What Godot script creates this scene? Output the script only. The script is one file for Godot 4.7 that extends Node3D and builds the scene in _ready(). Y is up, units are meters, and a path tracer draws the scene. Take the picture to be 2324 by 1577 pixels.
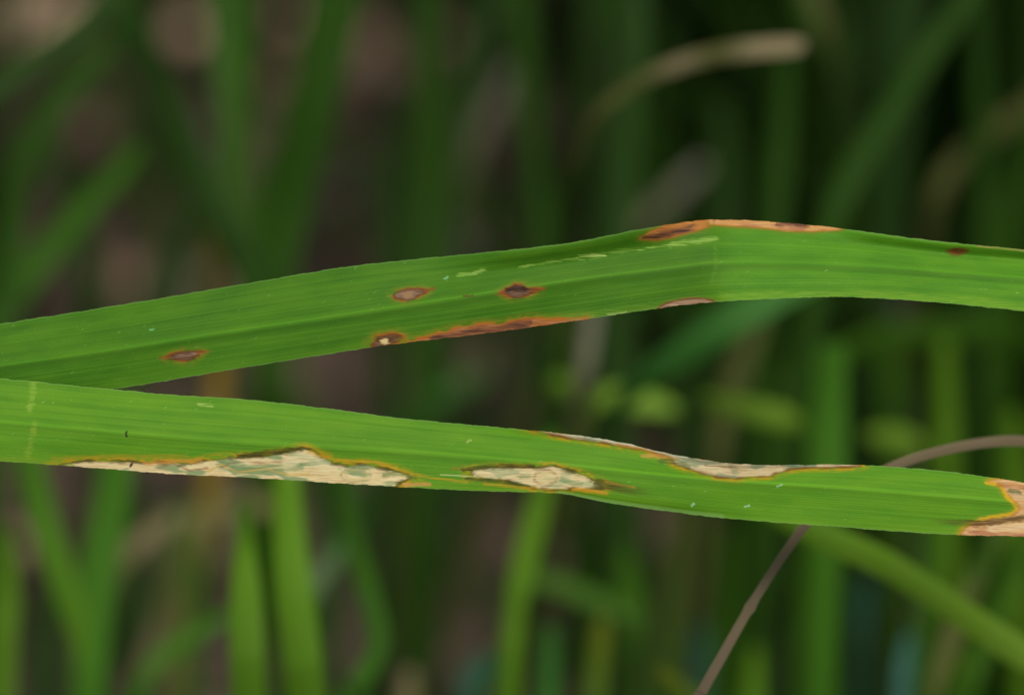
extends Node3D
# Two rice leaves with leaf-blast lesions, seen close up in a weedy rice bed.
# Sizes are real: the leaves are about 10 mm wide, the picture is about 13 cm across at the leaves.

const PITCH := 0.5236            # the camera looks down 30 degrees
const FOCUS := 0.383             # metres to the leaves
const TAN := 12.0 / 105.0        # half the height of the picture at one metre (105 mm macro lens)
var eye := Vector3(0, 0.32 + FOCUS * sin(PITCH), FOCUS * cos(PITCH))
var ahead := Vector3(0, -sin(PITCH), -cos(PITCH))
var upward := Vector3(0, cos(PITCH), -sin(PITCH))
var rng := RandomNumberGenerator.new()
var M := {}
var noise_a := FastNoiseLite.new()
var noise_b := FastNoiseLite.new()


func _ready() -> void:
	rng.seed = 41
	set_camera_and_light()
	make_materials()
	build_ground()
	build_clods()
	build_leaves()
	build_plants()
	build_blades()
	build_undergrowth()


# ---------------------------------------------------------------- camera, sky, sun
func set_camera_and_light() -> void:
	var cam := Camera3D.new()
	cam.name = "camera"
	var lens := CameraAttributesPhysical.new()
	lens.frustum_focal_length = 105.0
	lens.frustum_focus_distance = FOCUS
	lens.frustum_near = 0.02
	lens.frustum_far = 200.0
	lens.exposure_aperture = 7.6
	cam.attributes = lens
	cam.near = 0.02
	cam.far = 200.0
	cam.position = eye
	cam.basis = Basis(Vector3.RIGHT, upward, -ahead)
	add_child(cam)
	cam.current = true
	var sky_look := ProceduralSkyMaterial.new()
	sky_look.sky_top_color = Color(0.70, 0.72, 0.72)
	sky_look.sky_horizon_color = Color(0.76, 0.77, 0.75)
	sky_look.sky_curve = 0.12
	sky_look.ground_bottom_color = Color(0.16, 0.17, 0.12)
	sky_look.ground_horizon_color = Color(0.45, 0.47, 0.42)
	sky_look.sun_angle_max = 12.0
	var sky := Sky.new()
	sky.sky_material = sky_look
	var env := Environment.new()
	env.background_mode = Environment.BG_SKY
	env.sky = sky
	env.background_energy_multiplier = 1.0
	env.tonemap_mode = Environment.TONE_MAPPER_LINEAR
	env.tonemap_exposure = 1.88
	env.sdfgi_enabled = true
	env.ssao_enabled = true
	env.ssil_enabled = true
	var around := WorldEnvironment.new()
	around.name = "surroundings"
	around.environment = env
	add_child(around)
	var sun := DirectionalLight3D.new()
	sun.name = "sun"
	sun.light_color = Color(1.0, 0.955, 0.87)
	sun.light_energy = 0.5
	sun.light_angular_distance = 20.0
	sun.shadow_enabled = true
	var from := Vector3(0.14, sin(deg_to_rad(64.0)), cos(deg_to_rad(64.0))).normalized()
	sun.basis = Basis.looking_at(-from, Vector3.UP)
	add_child(sun)


# ---------------------------------------------------------------- helpers
# a spot in the place: across and down the view (picture 2324 x 1577), so many metres ahead of the lens
func at(x: float, y: float, d: float) -> Vector3:
	return eye + ahead * d + Vector3.RIGHT * ((x - 1162.0) / 788.5 * TAN * d) + upward * ((788.5 - y) / 788.5 * TAN * d)


func seen_at(p: Vector3) -> Vector3:
	var q := p - eye
	var d := q.dot(ahead)
	return Vector3(1162.0 + q.x / (TAN * d) * 788.5, 788.5 - q.dot(upward) / (TAN * d) * 788.5, d)


func on_ground(x: float, y: float) -> Vector3:
	var ray := at(x, y, 1.0) - eye
	return eye + ray * (eye.y / -ray.y)


func lin(r: float, g: float, b: float) -> Color:
	return Color(r, g, b)


func numbered(called: String) -> String:
	if not has_node(called):
		return called
	var n := 1
	while has_node("%s_%03d" % [called, n]):
		n += 1
	return "%s_%03d" % [called, n]


func part_name(called: String, parent: Node) -> String:
	if not parent.has_node(called):
		return called
	var n := 1
	while parent.has_node("%s_%03d" % [called, n]):
		n += 1
	return "%s_%03d" % [called, n]


func tag(o: Node, label: String, category := "", group := "", kind := "") -> Node:
	if label: o.set_meta("label", label)
	if category: o.set_meta("category", category)
	if group: o.set_meta("group", group)
	if kind: o.set_meta("kind", kind)
	return o


func thing(called: String, where: Vector3, label: String, category: String, group := "") -> Node3D:
	var o := Node3D.new()
	o.name = numbered(called)
	o.position = where
	add_child(o)
	tag(o, label, category, group)
	return o


func mesh_node(called: String, mesh: Mesh, look: Material, parent: Node = self) -> MeshInstance3D:
	var o := MeshInstance3D.new()
	o.name = numbered(called) if parent == self else part_name(called, parent)
	o.mesh = mesh
	o.material_override = look
	parent.add_child(o)
	return o


func array_mesh(v: PackedVector3Array, n: PackedVector3Array, uv: PackedVector2Array, c: PackedColorArray, index: PackedInt32Array) -> ArrayMesh:
	var a := []
	a.resize(Mesh.ARRAY_MAX)
	a[Mesh.ARRAY_VERTEX] = v
	a[Mesh.ARRAY_NORMAL] = n
	if uv.size(): a[Mesh.ARRAY_TEX_UV] = uv
	if c.size(): a[Mesh.ARRAY_COLOR] = c
	a[Mesh.ARRAY_INDEX] = index
	var m := ArrayMesh.new()
	m.add_surface_from_arrays(Mesh.PRIMITIVE_TRIANGLES, a)
	return m


func catmull(a, b, c, d, t: float):
	return 0.5 * ((2.0 * b) + (c - a) * t + (2.0 * a - 5.0 * b + 4.0 * c - d) * t * t + (3.0 * b - a - 3.0 * c + d) * t * t * t)


# value of a smooth line through the points (x rising) at x
func line_at(p: PackedVector2Array, x: float) -> float:
	var n := p.size()
	var k := 0
	while k < n - 2 and x > p[k + 1].x:
		k += 1
	var a := p[k]
	var b := p[k + 1]
	var s := (b.y - a.y) / (b.x - a.x)
	var ta := s
	var tb := s
	if k > 0: ta = (b.y - p[k - 1].y) / (b.x - p[k - 1].x)
	if k < n - 2: tb = (p[k + 2].y - a.y) / (p[k + 2].x - a.x)
	var h := b.x - a.x
	var t := clampf((x - a.x) / h, -1.0, 2.0)
	if t < 0.0: return a.y + ta * (x - a.x)
	if t > 1.0: return b.y + tb * (x - b.x)
	var t2 := t * t
	var t3 := t2 * t
	return a.y * (2.0 * t3 - 3.0 * t2 + 1.0) + b.y * (3.0 * t2 - 2.0 * t3) + h * (ta * (t3 - 2.0 * t2 + t) + tb * (t3 - t2))


func pts(flat: Array) -> PackedVector2Array:
	var out := PackedVector2Array()
	for i in range(0, flat.size(), 2):
		out.append(Vector2(flat[i], flat[i + 1]))
	return out


# A leaf blade as a thin lens-shaped strip with a fold along its middle. c: centres, h: half widths as vectors, n: the side that faces out.
func ribbon(c: PackedVector3Array, h: PackedVector3Array, col: PackedColorArray, fold: float, thick := 0.00025) -> ArrayMesh:
	var v := PackedVector3Array()
	var nn := PackedVector3Array()
	var cc := PackedColorArray()
	var ix := PackedInt32Array()
	var count := c.size()
	for side: float in [1.0, -1.0]:
		var first := v.size()
		for i in count:
			var t := (c[mini(i + 1, count - 1)] - c[maxi(i - 1, 0)]).normalized()
			var w := h[i].length()
			var across := h[i].normalized()
			var up := across.cross(t).normalized()
			for k in 5:
				var s := (k - 2) / 2.0
				var lift := fold * w * (1.0 - absf(s)) + side * thick * 0.5 * (1.0 - s * s)
				v.append(c[i] + across * (s * w) + up * lift)
				var lean := fold * signf(s) * (1.0 if absf(s) > 0.2 else 0.0)
				nn.append((up + across * lean).normalized() * side)
				cc.append(col[i])
		for i in count - 1:
			for k in 4:
				var a := first + i * 5 + k
				if side > 0.0:
					ix.append_array([a, a + 5, a + 1, a + 1, a + 5, a + 6])
				else:
					ix.append_array([a, a + 1, a + 5, a + 1, a + 6, a + 5])
	return array_mesh(v, nn, PackedVector2Array(), cc, ix)


# a round tapered stem along the points
func stem(c: PackedVector3Array, r: PackedFloat32Array, col: PackedColorArray, sides := 8) -> ArrayMesh:
	var v := PackedVector3Array()
	var nn := PackedVector3Array()
	var cc := PackedColorArray()
	var ix := PackedInt32Array()
	var count := c.size()
	for i in count:
		var t := (c[mini(i + 1, count - 1)] - c[maxi(i - 1, 0)]).normalized()
		var a := t.cross(Vector3(0.3, 0.1, 1.0)).normalized()
		var b := t.cross(a)
		for k in sides:
			var ang := TAU * k / sides
			var o := a * cos(ang) + b * sin(ang)
			v.append(c[i] + o * r[i])
			nn.append(o)
			cc.append(col[i])
	for i in count - 1:
		for k in sides:
			var p := i * sides + k
			var q := i * sides + (k + 1) % sides
			ix.append_array([p, p + sides, q, q, p + sides, q + sides])
	return array_mesh(v, nn, PackedVector2Array(), cc, ix)


# ---------------------------------------------------------------- materials
func leaf_look(rough: float, through: float) -> StandardMaterial3D:
	var m := StandardMaterial3D.new()
	m.roughness = rough
	m.metallic_specular = 0.25
	m.vertex_color_use_as_albedo = true
	m.backlight_enabled = true
	m.backlight = Color(through, through, through * 0.6).linear_to_srgb()
	return m


func make_materials() -> void:
	noise_a.seed = 7
	noise_a.noise_type = FastNoiseLite.TYPE_SIMPLEX_SMOOTH
	noise_a.frequency = 1.0
	noise_a.fractal_type = FastNoiseLite.FRACTAL_NONE
	noise_b.seed = 19
	noise_b.noise_type = FastNoiseLite.TYPE_SIMPLEX
	noise_b.frequency = 1.0
	noise_b.fractal_type = FastNoiseLite.FRACTAL_FBM
	noise_b.fractal_octaves = 3
	M.blade = leaf_look(0.6, 0.30)
	M.dry = leaf_look(0.8, 0.15)
	M.waxy = leaf_look(0.3, 0.1)


# base colours of blades; the darker greens hold some of the background shade
const PALETTE := {
	"g": Color(0.032, 0.098, 0.007),   # fresh green
	"b": Color(0.078, 0.180, 0.010),   # bright young green
	"d": Color(0.020, 0.058, 0.009),   # deep green, darkened further for shade
	"u": Color(0.032, 0.125, 0.021),   # bluish green
	"y": Color(0.190, 0.130, 0.014),   # yellowing
	"o": Color(0.075, 0.088, 0.024),   # olive, drying
	"t": Color(0.190, 0.160, 0.095),   # dry tan
	"k": Color(0.082, 0.062, 0.047),   # dry brown
	"w": Color(0.070, 0.195, 0.155),   # waxy blue green
	"v": Color(0.024, 0.080, 0.050),   # the same in older leaves
	"q": Color(0.100, 0.135, 0.012),   # yellowish green
	"n": Color(0.120, 0.098, 0.062),   # dry stalk, greyish tan
	"e": Color(0.022, 0.066, 0.006),   # green darkened for the shaded background
	"m": Color(0.040, 0.130, 0.010),   # mid green
	"l": Color(0.135, 0.260, 0.024),   # pale young green
	"s": Color(0.160, 0.160, 0.130),   # weathered grey
}


# ---------------------------------------------------------------- the two leaves
const U0 := -80.0
const U1 := 2404.0
const TW := 2048
const TH := 256


func smooth(a: float, b: float, x: float) -> float:
	return smoothstep(a, b, x)


func dist_poly(p: Vector2, poly: PackedVector2Array) -> float:
	var n := poly.size()
	var best := 1e12
	var inside := false
	var j := n - 1
	for i in n:
		var a := poly[j]
		var b := poly[i]
		var e := b - a
		var w := p - a
		var q := w - e * clampf(w.dot(e) / e.length_squared(), 0.0, 1.0)
		best = minf(best, q.length_squared())
		if (b.y > p.y) != (a.y > p.y) and p.x < (a.x - b.x) * (p.y - b.y) / (a.y - b.y) + b.x:
			inside = not inside
		j = i
	return -sqrt(best) if inside else sqrt(best)


func dist_line(p: Vector2, l: PackedVector2Array) -> float:
	var best := 1e12
	for i in l.size() - 1:
		var e := l[i + 1] - l[i]
		var w := p - l[i]
		var q := w - e * clampf(w.dot(e) / e.length_squared(), 0.0, 1.0)
		best = minf(best, q.length_squared())
	return sqrt(best)


func rgb(r: int, g: int, b: int) -> Vector3:
	return Vector3(r, g, b) / 255.0


# One leaf: its outline, its lesions and strokes -> colours, relief and which lesion each texel belongs to.
class Leaf:
	var top: PackedVector2Array
	var mid: PackedVector2Array
	var bot: PackedVector2Array
	var depth: Callable
	var dark: Vector3
	var light: Vector3
	var warm: Vector3
	var rib: float
	var paler := 1.0      # lightening painted past the crease, partly for the light on its tilt
	var lesions := []
	var strokes := []
	var color := PackedVector3Array()
	var relief := PackedFloat32Array()
	var which := PackedByteArray()
	var yt := PackedFloat32Array()
	var ym := PackedFloat32Array()
	var yb := PackedFloat32Array()
	var seed_at := 0.0


func y_of(l: Leaf, i: int, v: float) -> float:
	return lerpf(l.yt[i], l.ym[i], v * 2.0) if v < 0.5 else lerpf(l.ym[i], l.yb[i], v * 2.0 - 1.0)


func row_of(l: Leaf, i: int, y: float) -> int:
	var v := (y - l.yt[i]) / (l.ym[i] - l.yt[i]) * 0.5 if y < l.ym[i] else 0.5 + (y - l.ym[i]) / (l.yb[i] - l.ym[i]) * 0.5
	return clampi(int(v * TH), 0, TH - 1)


func column_of(x: float) -> int:
	return clampi(int((x - U0) / (U1 - U0) * TW), 0, TW - 1)


func paint(l: Leaf) -> void:
	l.color.resize(TW * TH)
	l.relief.resize(TW * TH)
	l.which.resize(TW * TH)
	for i in TW:
		var x := U0 + (i + 0.5) / TW * (U1 - U0)
		l.yt.append(line_at(l.top, x))
		l.ym.append(line_at(l.mid, x))
		l.yb.append(line_at(l.bot, x))
	var s0 := l.seed_at
	for i in TW:
		var x := U0 + (i + 0.5) / TW * (U1 - U0)
		for j in TH:
			var v := (j + 0.5) / TH
			var y := y_of(l, i, v)
			var wide := noise_a.get_noise_2d(x * 0.0004 + s0, v * 15.0)
			var fine := noise_a.get_noise_2d(x * 0.0008 + s0 + 50.0, v * 64.0)
			var blotch := noise_b.get_noise_2d(x * 0.0045 + s0 + 9.0, v * 3.0 + s0)
			var grain := noise_a.get_noise_2d(x * 0.16, y * 0.5 + s0)
			var k := clampf(0.52 + 0.22 * wide + 0.19 * fine + 0.14 * grain + 0.10 * blotch, 0.0, 1.0)
			var c := l.dark.lerp(l.light, k)
			c = c.lerp(l.warm, clampf(blotch * 0.3 + 0.15 + 0.3 * smooth(0.80, 1.0, v), 0.0, 0.6))
			var from_mid := y - l.ym[i]
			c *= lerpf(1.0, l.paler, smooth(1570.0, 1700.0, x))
			# pale midrib; part of the fold's shade is painted in below it
			c = c.lerp(l.light * 1.22, l.rib * exp(-pow((from_mid + 4.0) / 4.0, 2.0)) * (0.9 + 0.5 * fine))
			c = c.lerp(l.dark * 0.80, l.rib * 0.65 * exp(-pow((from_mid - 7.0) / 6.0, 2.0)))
			var edge := minf(y - l.yt[i], l.yb[i] - y)
			c = c.lerp(rgb(122, 160, 104), 0.5 * (1.0 - smooth(0.5, 4.0, edge)))
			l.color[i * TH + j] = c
			l.relief[i * TH + j] = 0.5 + 0.16 * wide + 0.26 * fine + 0.06 * grain + 0.22 * exp(-pow((from_mid + 4.0) / 7.0, 2.0))
	var number := 0
	for le in l.lesions:
		number += 1
		paint_lesion(l, le, number)
	for st in l.strokes:
		paint_stroke(l, st)
	var r := RandomNumberGenerator.new()
	r.seed = 5 + int(s0)
	for n in 620:                       # silica hairs and dust grains on the surface
		var i := r.randi_range(4, TW - 8)
		var j := r.randi_range(6, TH - 7)
		var c := rgb(150, 205, 150) if r.randf() < 0.75 else rgb(205, 225, 190)
		var much := r.randf_range(0.2, 0.9) * r.randf_range(0.5, 1.0)
		var length := 1 if r.randf() < 0.85 else r.randi_range(3, 6)
		for q in length:
			var o := (i + q) * TH + j - q
			l.color[o] = l.color[o].lerp(c, much)
			if j > 1: l.color[o + 1] = l.color[o + 1].lerp(c, much * 0.6)


# le: poly, inner [main, light, line, patch], bands [[width, colour, unevenness], ...], fade, wob, core (darker line inside)
func paint_lesion(l: Leaf, le: Dictionary, number: int) -> void:
	var poly: PackedVector2Array = le.poly
	var sx: float = le.get("sx", 0.6)
	var flat := PackedVector2Array()
	var lo := Vector2(1e9, 1e9)
	var hi := -lo
	for p in poly:
		flat.append(Vector2(p.x * sx, p.y))
		lo = lo.min(p)
		hi = hi.max(p)
	var bands: Array = le.bands
	var reach: float = le.fade
	var width := 0.0
	for b in bands:
		reach += b[0] * 1.6
		width += b[0]
	var core: PackedVector2Array = le.get("core", PackedVector2Array())
	var inner: Array = le.inner
	var wob: float = le.get("wob", 1.0)
	var dead_to: float = le.get("dead_to", 3.0)
	for i in range(column_of(lo.x - reach / sx), column_of(hi.x + reach / sx) + 1):
		var x := U0 + (i + 0.5) / TW * (U1 - U0)
		for j in range(row_of(l, i, lo.y - reach - 4.0), row_of(l, i, hi.y + reach + 4.0) + 1):
			var y := y_of(l, i, (j + 0.5) / TH)
			var w1 := noise_b.get_noise_2d(x * 0.014, y * 0.03 + 31.0)
			var w2 := noise_a.get_noise_2d(x * 0.025 + 7.0, y * 0.05)
			var w3 := noise_a.get_noise_2d(x * 0.05 + 17.0, y * 0.16)
			var d := dist_poly(Vector2((x + (9.0 * w2 + 3.5 * w3) * wob) * sx, y + 3.0 * wob * w1), flat)
			var plain_d := dist_poly(Vector2(x * sx, y), flat)
			if minf(d, plain_d) > reach: continue
			var o := i * TH + j
			var streak := noise_a.get_noise_2d(x * 0.006, y * 0.30 + 3.0)
			var streak2 := noise_a.get_noise_2d(x * 0.012 + 90.0, y * 0.22)
			var patch := noise_b.get_noise_2d(x * 0.008 + 40.0, y * 0.030 + le.poly[0].x)
			var base := l.color[o]
			var c: Vector3 = inner[0]
			c = c.lerp(inner[1], clampf(0.5 + 0.35 * streak + 0.55 * patch + 0.25 * w3, 0.0, 1.0))
			c = c.lerp(inner[2], smooth(0.2, 0.9, streak2 + 0.3 * w3) * 0.4)
			c = c.lerp(inner[3], smooth(-0.02, 0.45, patch) * le.get("patchy", 0.8))
			c *= 1.0 + 0.05 * noise_a.get_noise_2d(x * 0.003 + 5.0, y * 0.95)
			c = c.lerp(c * 0.66, (1.0 - smooth(0.0, 5.0, absf(d + 2.0))) * clampf(0.15 + w3 + w2, 0.0, 0.55) * le.get("rim", 0.25))
			if core.size():
				var k := dist_line(Vector2(x + 10.0 * w2, y + 3.0 * w1), core)
				c = c.lerp(le.core_color, (1.0 - smooth(0.0, 1.0, k / le.core_width)) * (0.75 + 0.5 * streak2))
			var from := 0.0
			for b in bands:
				var shift: float = b[0] * b[2] * (w2 * 0.8 + w1 * 0.9)
				c = c.lerp((b[1] as Vector3).lerp(base, clampf(0.22 - 1.1 * w1 - 0.5 * w3, 0.0, 0.75) if from > 0.0 else 0.0), smooth(from - 3.4, from + 3.4, d + shift * 0.3))
				from += maxf(0.3, b[0] + shift)
			var out := 1.0 - smooth(width - 4.0, width + le.fade, plain_d + 3.0 * w1)
			l.color[o] = base.lerp(c, out)
			if d < dead_to:
				l.which[o] = number
				l.relief[o] = l.relief[o] - 0.28 * smooth(4.0, -5.0, d) + 0.16 * streak + 0.1 * streak2 + 0.30 * w3 + 0.2 * w2


# st: line, width, colour, much, rough (how broken up it is)
func paint_stroke(l: Leaf, st: Dictionary) -> void:
	var line: PackedVector2Array = st.line
	var lo := Vector2(1e9, 1e9)
	var hi := -lo
	for p in line:
		lo = lo.min(p)
		hi = hi.max(p)
	var w: float = st.width
	for i in range(column_of(lo.x - w - 6.0), column_of(hi.x + w + 6.0) + 1):
		var x := U0 + (i + 0.5) / TW * (U1 - U0)
		for j in range(row_of(l, i, lo.y - w - 4.0), row_of(l, i, hi.y + w + 4.0) + 1):
			var y := y_of(l, i, (j + 0.5) / TH)
			var w2 := noise_a.get_noise_2d(x * 0.05 + 7.0, y * 0.2 + 11.0)
			var bend := minf(1.0, w / 8.0)
			var d := dist_line(Vector2(x + 5.0 * w2 * bend, y + 1.5 * w2 * bend), line)
			if d > w: continue
			var rag := noise_a.get_noise_2d(x * 0.016 + 70.0, y * 0.34)
			var much: float = st.much * (1.0 - smooth(0.3 * w, w, d)) * clampf(1.0 - st.get("rough", 0.0) * (0.55 - 1.1 * rag), 0.0, 1.0)
			if st.has("fade_at"): much *= smooth(0.0, st.fade, Vector2(x, y).distance_to(st.fade_at))
			l.color[i * TH + j] = l.color[i * TH + j].lerp(st.color as Vector3, much)


func ring(x: float, y: float, rx: float, ry: float) -> PackedVector2Array:
	var out := PackedVector2Array()
	for k in 17:
		out.append(Vector2(x + rx * cos(TAU * k / 16), y + ry * sin(TAU * k / 16)))
	return out


func leaf_material(l: Leaf) -> StandardMaterial3D:
	var b := PackedByteArray()
	b.resize(TW * TH * 3)
	var g := PackedByteArray()
	g.resize(TW * TH)
	for i in TW:
		for j in TH:
			var c := l.color[i * TH + j]
			var o := (j * TW + i) * 3
			b[o] = clampi(int(c.x * 255.0), 0, 255)
			b[o + 1] = clampi(int(c.y * 255.0), 0, 255)
			b[o + 2] = clampi(int(c.z * 255.0), 0, 255)
			g[j * TW + i] = clampi(int(l.relief[i * TH + j] * 255.0), 0, 255)
	var m := StandardMaterial3D.new()
	m.albedo_texture = ImageTexture.create_from_image(Image.create_from_data(TW, TH, false, Image.FORMAT_RGB8, b))
	m.albedo_color = Color(0.63, 0.65, 0.64).linear_to_srgb()
	m.heightmap_enabled = true
	m.heightmap_texture = ImageTexture.create_from_image(Image.create_from_data(TW, TH, false, Image.FORMAT_L8, g))
	m.heightmap_scale = 0.005
	m.texture_repeat = false
	m.roughness = 0.5
	m.metallic_specular = 0.2
	m.backlight_enabled = true
	m.backlight = Color(0.25, 0.25, 0.15).linear_to_srgb()
	return m


func build_leaf(l: Leaf, label: String, base_end: Vector3, names: Array) -> void:
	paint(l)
	var look := leaf_material(l)
	var nx := 640
	var ny := 48
	var front := PackedVector3Array()
	var uv := PackedVector2Array()
	var cols := PackedInt32Array()
	for i in nx + 1:
		var f := float(i) / nx
		var x := U0 + f * (U1 - U0)
		var a := line_at(l.top, x)
		var b := line_at(l.mid, x)
		var c := line_at(l.bot, x)
		for j in ny + 1:
			var v := float(j) / ny
			var y := lerpf(a, b, v * 2.0) if v < 0.5 else lerpf(b, c, v * 2.0 - 1.0)
			var brink := maxf(0.0, absf(2.0 * v - 1.0) - 0.9) * 10.0 * signf(v - 0.5)
			y += brink * (0.7 * noise_a.get_noise_2d(x * 0.30, v * 9.0) + 1.2 * noise_b.get_noise_2d(x * 0.02, v * 9.0))
			front.append(at(x, y, l.depth.call(x, v)))
			uv.append(Vector2(f, v))
	var nn := PackedVector3Array()
	var back := PackedVector3Array()
	var nb := PackedVector3Array()
	for i in nx + 1:
		for j in ny + 1:
			var du := front[mini(i + 1, nx) * (ny + 1) + j] - front[maxi(i - 1, 0) * (ny + 1) + j]
			var dv := front[i * (ny + 1) + mini(j + 1, ny)] - front[i * (ny + 1) + maxi(j - 1, 0)]
			var n := dv.cross(du).normalized()
			nn.append(n)
			nb.append(-n)
			var v := float(j) / ny
			back.append(front[i * (ny + 1) + j] - n * 0.00022 * (1.0 - pow(absf(2.0 * v - 1.0), 6.0)))
	# the front is cut along the lesions, so that each is a piece of its own in the one surface
	var cells := {}
	for i in nx:
		for j in ny:
			var o := clampi(int((i + 0.5) / nx * TW), 0, TW - 1) * TH + clampi(int((j + 0.5) / ny * TH), 0, TH - 1)
			var n: int = l.which[o]
			if not cells.has(n): cells[n] = PackedInt32Array()
			cells[n].append(i * (ny + 1) + j)
	var root := thing("rice_leaf", Vector3(base_end.x, 0, base_end.z), label, "leaf", "blighted rice leaves in sharp focus")
	var here := root.position
	for n in cells:
		var map := {}
		var v := PackedVector3Array()
		var vn := PackedVector3Array()
		var vu := PackedVector2Array()
		var ix := PackedInt32Array()
		for first in cells[n]:
			for q in [first, first + ny + 1, first + 1, first + 1, first + ny + 1, first + ny + 2]:
				if not map.has(q):
					map[q] = v.size()
					v.append(front[q] - here)
					vn.append(nn[q])
					vu.append(uv[q])
				ix.append(map[q])
		if n == 0:
			var start := v.size()
			for q in front.size():
				v.append(back[q] - here)
				vn.append(nb[q])
				vu.append(uv[q])
			for i in nx:
				for j in ny:
					var q := start + i * (ny + 1) + j
					ix.append_array([q, q + 1, q + ny + 1, q + 1, q + ny + 2, q + ny + 1])
		var o := mesh_node("blade" if n == 0 else "lesion", array_mesh(v, vn, vu, PackedColorArray(), ix), look, root)
		if n > 0 and n <= names.size(): o.set_meta("label", names[n - 1])
	# the leaf goes on past the picture: to its stem at one end, to its tip at the other
	for end in 2:
		var i := 0 if end == 0 else nx
		var m1 := (front[i * (ny + 1)] + front[i * (ny + 1) + ny]) * 0.5
		var t := (m1 - (front[absi(i - 3) * (ny + 1)] + front[absi(i - 3) * (ny + 1) + ny]) * 0.5).normalized()
		var b0 := m1
		var b1 := m1 + t * 0.04
		var b2 := base_end + Vector3(0, 0.05, 0) if end == 0 else m1 + t * 0.08 + Vector3(0, -0.012, 0)
		var b3 := base_end if end == 0 else m1 + t * 0.11 + Vector3(0, -0.05, 0)
		var v := PackedVector3Array()
		var vn := PackedVector3Array()
		var vu := PackedVector2Array()
		var ix := PackedInt32Array()
		var rows := 17
		for side in 2:
			for k in rows:
				var s := float(k) / (rows - 1)
				var c := b0.bezier_interpolate(b1, b2, b3, s)
				var wide := 1.0 - 0.55 * s if end == 0 else maxf(0.03, 1.0 - s * s)
				var bent := Basis(Quaternion(t, b0.bezier_derivative(b1, b2, b3, s).normalized()))
				for j in ny + 1:
					var q := i * (ny + 1) + j
					v.append(c + bent * (front[q] - m1) * wide - nn[q] * 0.00022 * side - here)
					vn.append(bent * nn[q] * (1.0 if side == 0 else -1.0))
					vu.append(Vector2(s * 0.5 if end == 0 else 1.0 - s * 0.5, float(j) / ny))
			for k in rows - 1:
				for j in ny:
					var q := side * rows * (ny + 1) + k * (ny + 1) + j
					if (side == 0) == (end == 1):
						ix.append_array([q, q + ny + 1, q + 1, q + 1, q + ny + 1, q + ny + 2])
					else:
						ix.append_array([q, q + 1, q + ny + 1, q + 1, q + ny + 2, q + ny + 1])
		mesh_node("leaf_base" if end == 0 else "leaf_tip", array_mesh(v, vn, vu, PackedColorArray(), ix), look, root)
	var sc := PackedVector3Array()
	var sr := PackedFloat32Array()
	var scol := PackedColorArray()
	for k in 9:
		var s := k / 8.0
		sc.append(Vector3(0.004 * sin(s * 5.0), base_end.y * (1.0 - s) + (0.03 if k == 0 else 0.0), 0.003 * s))
		sr.append(lerpf(0.0022, 0.0042, s))
		scol.append(PALETTE.g)
	mesh_node("culm", stem(sc, sr, scol, 10), M.blade, root)


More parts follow.
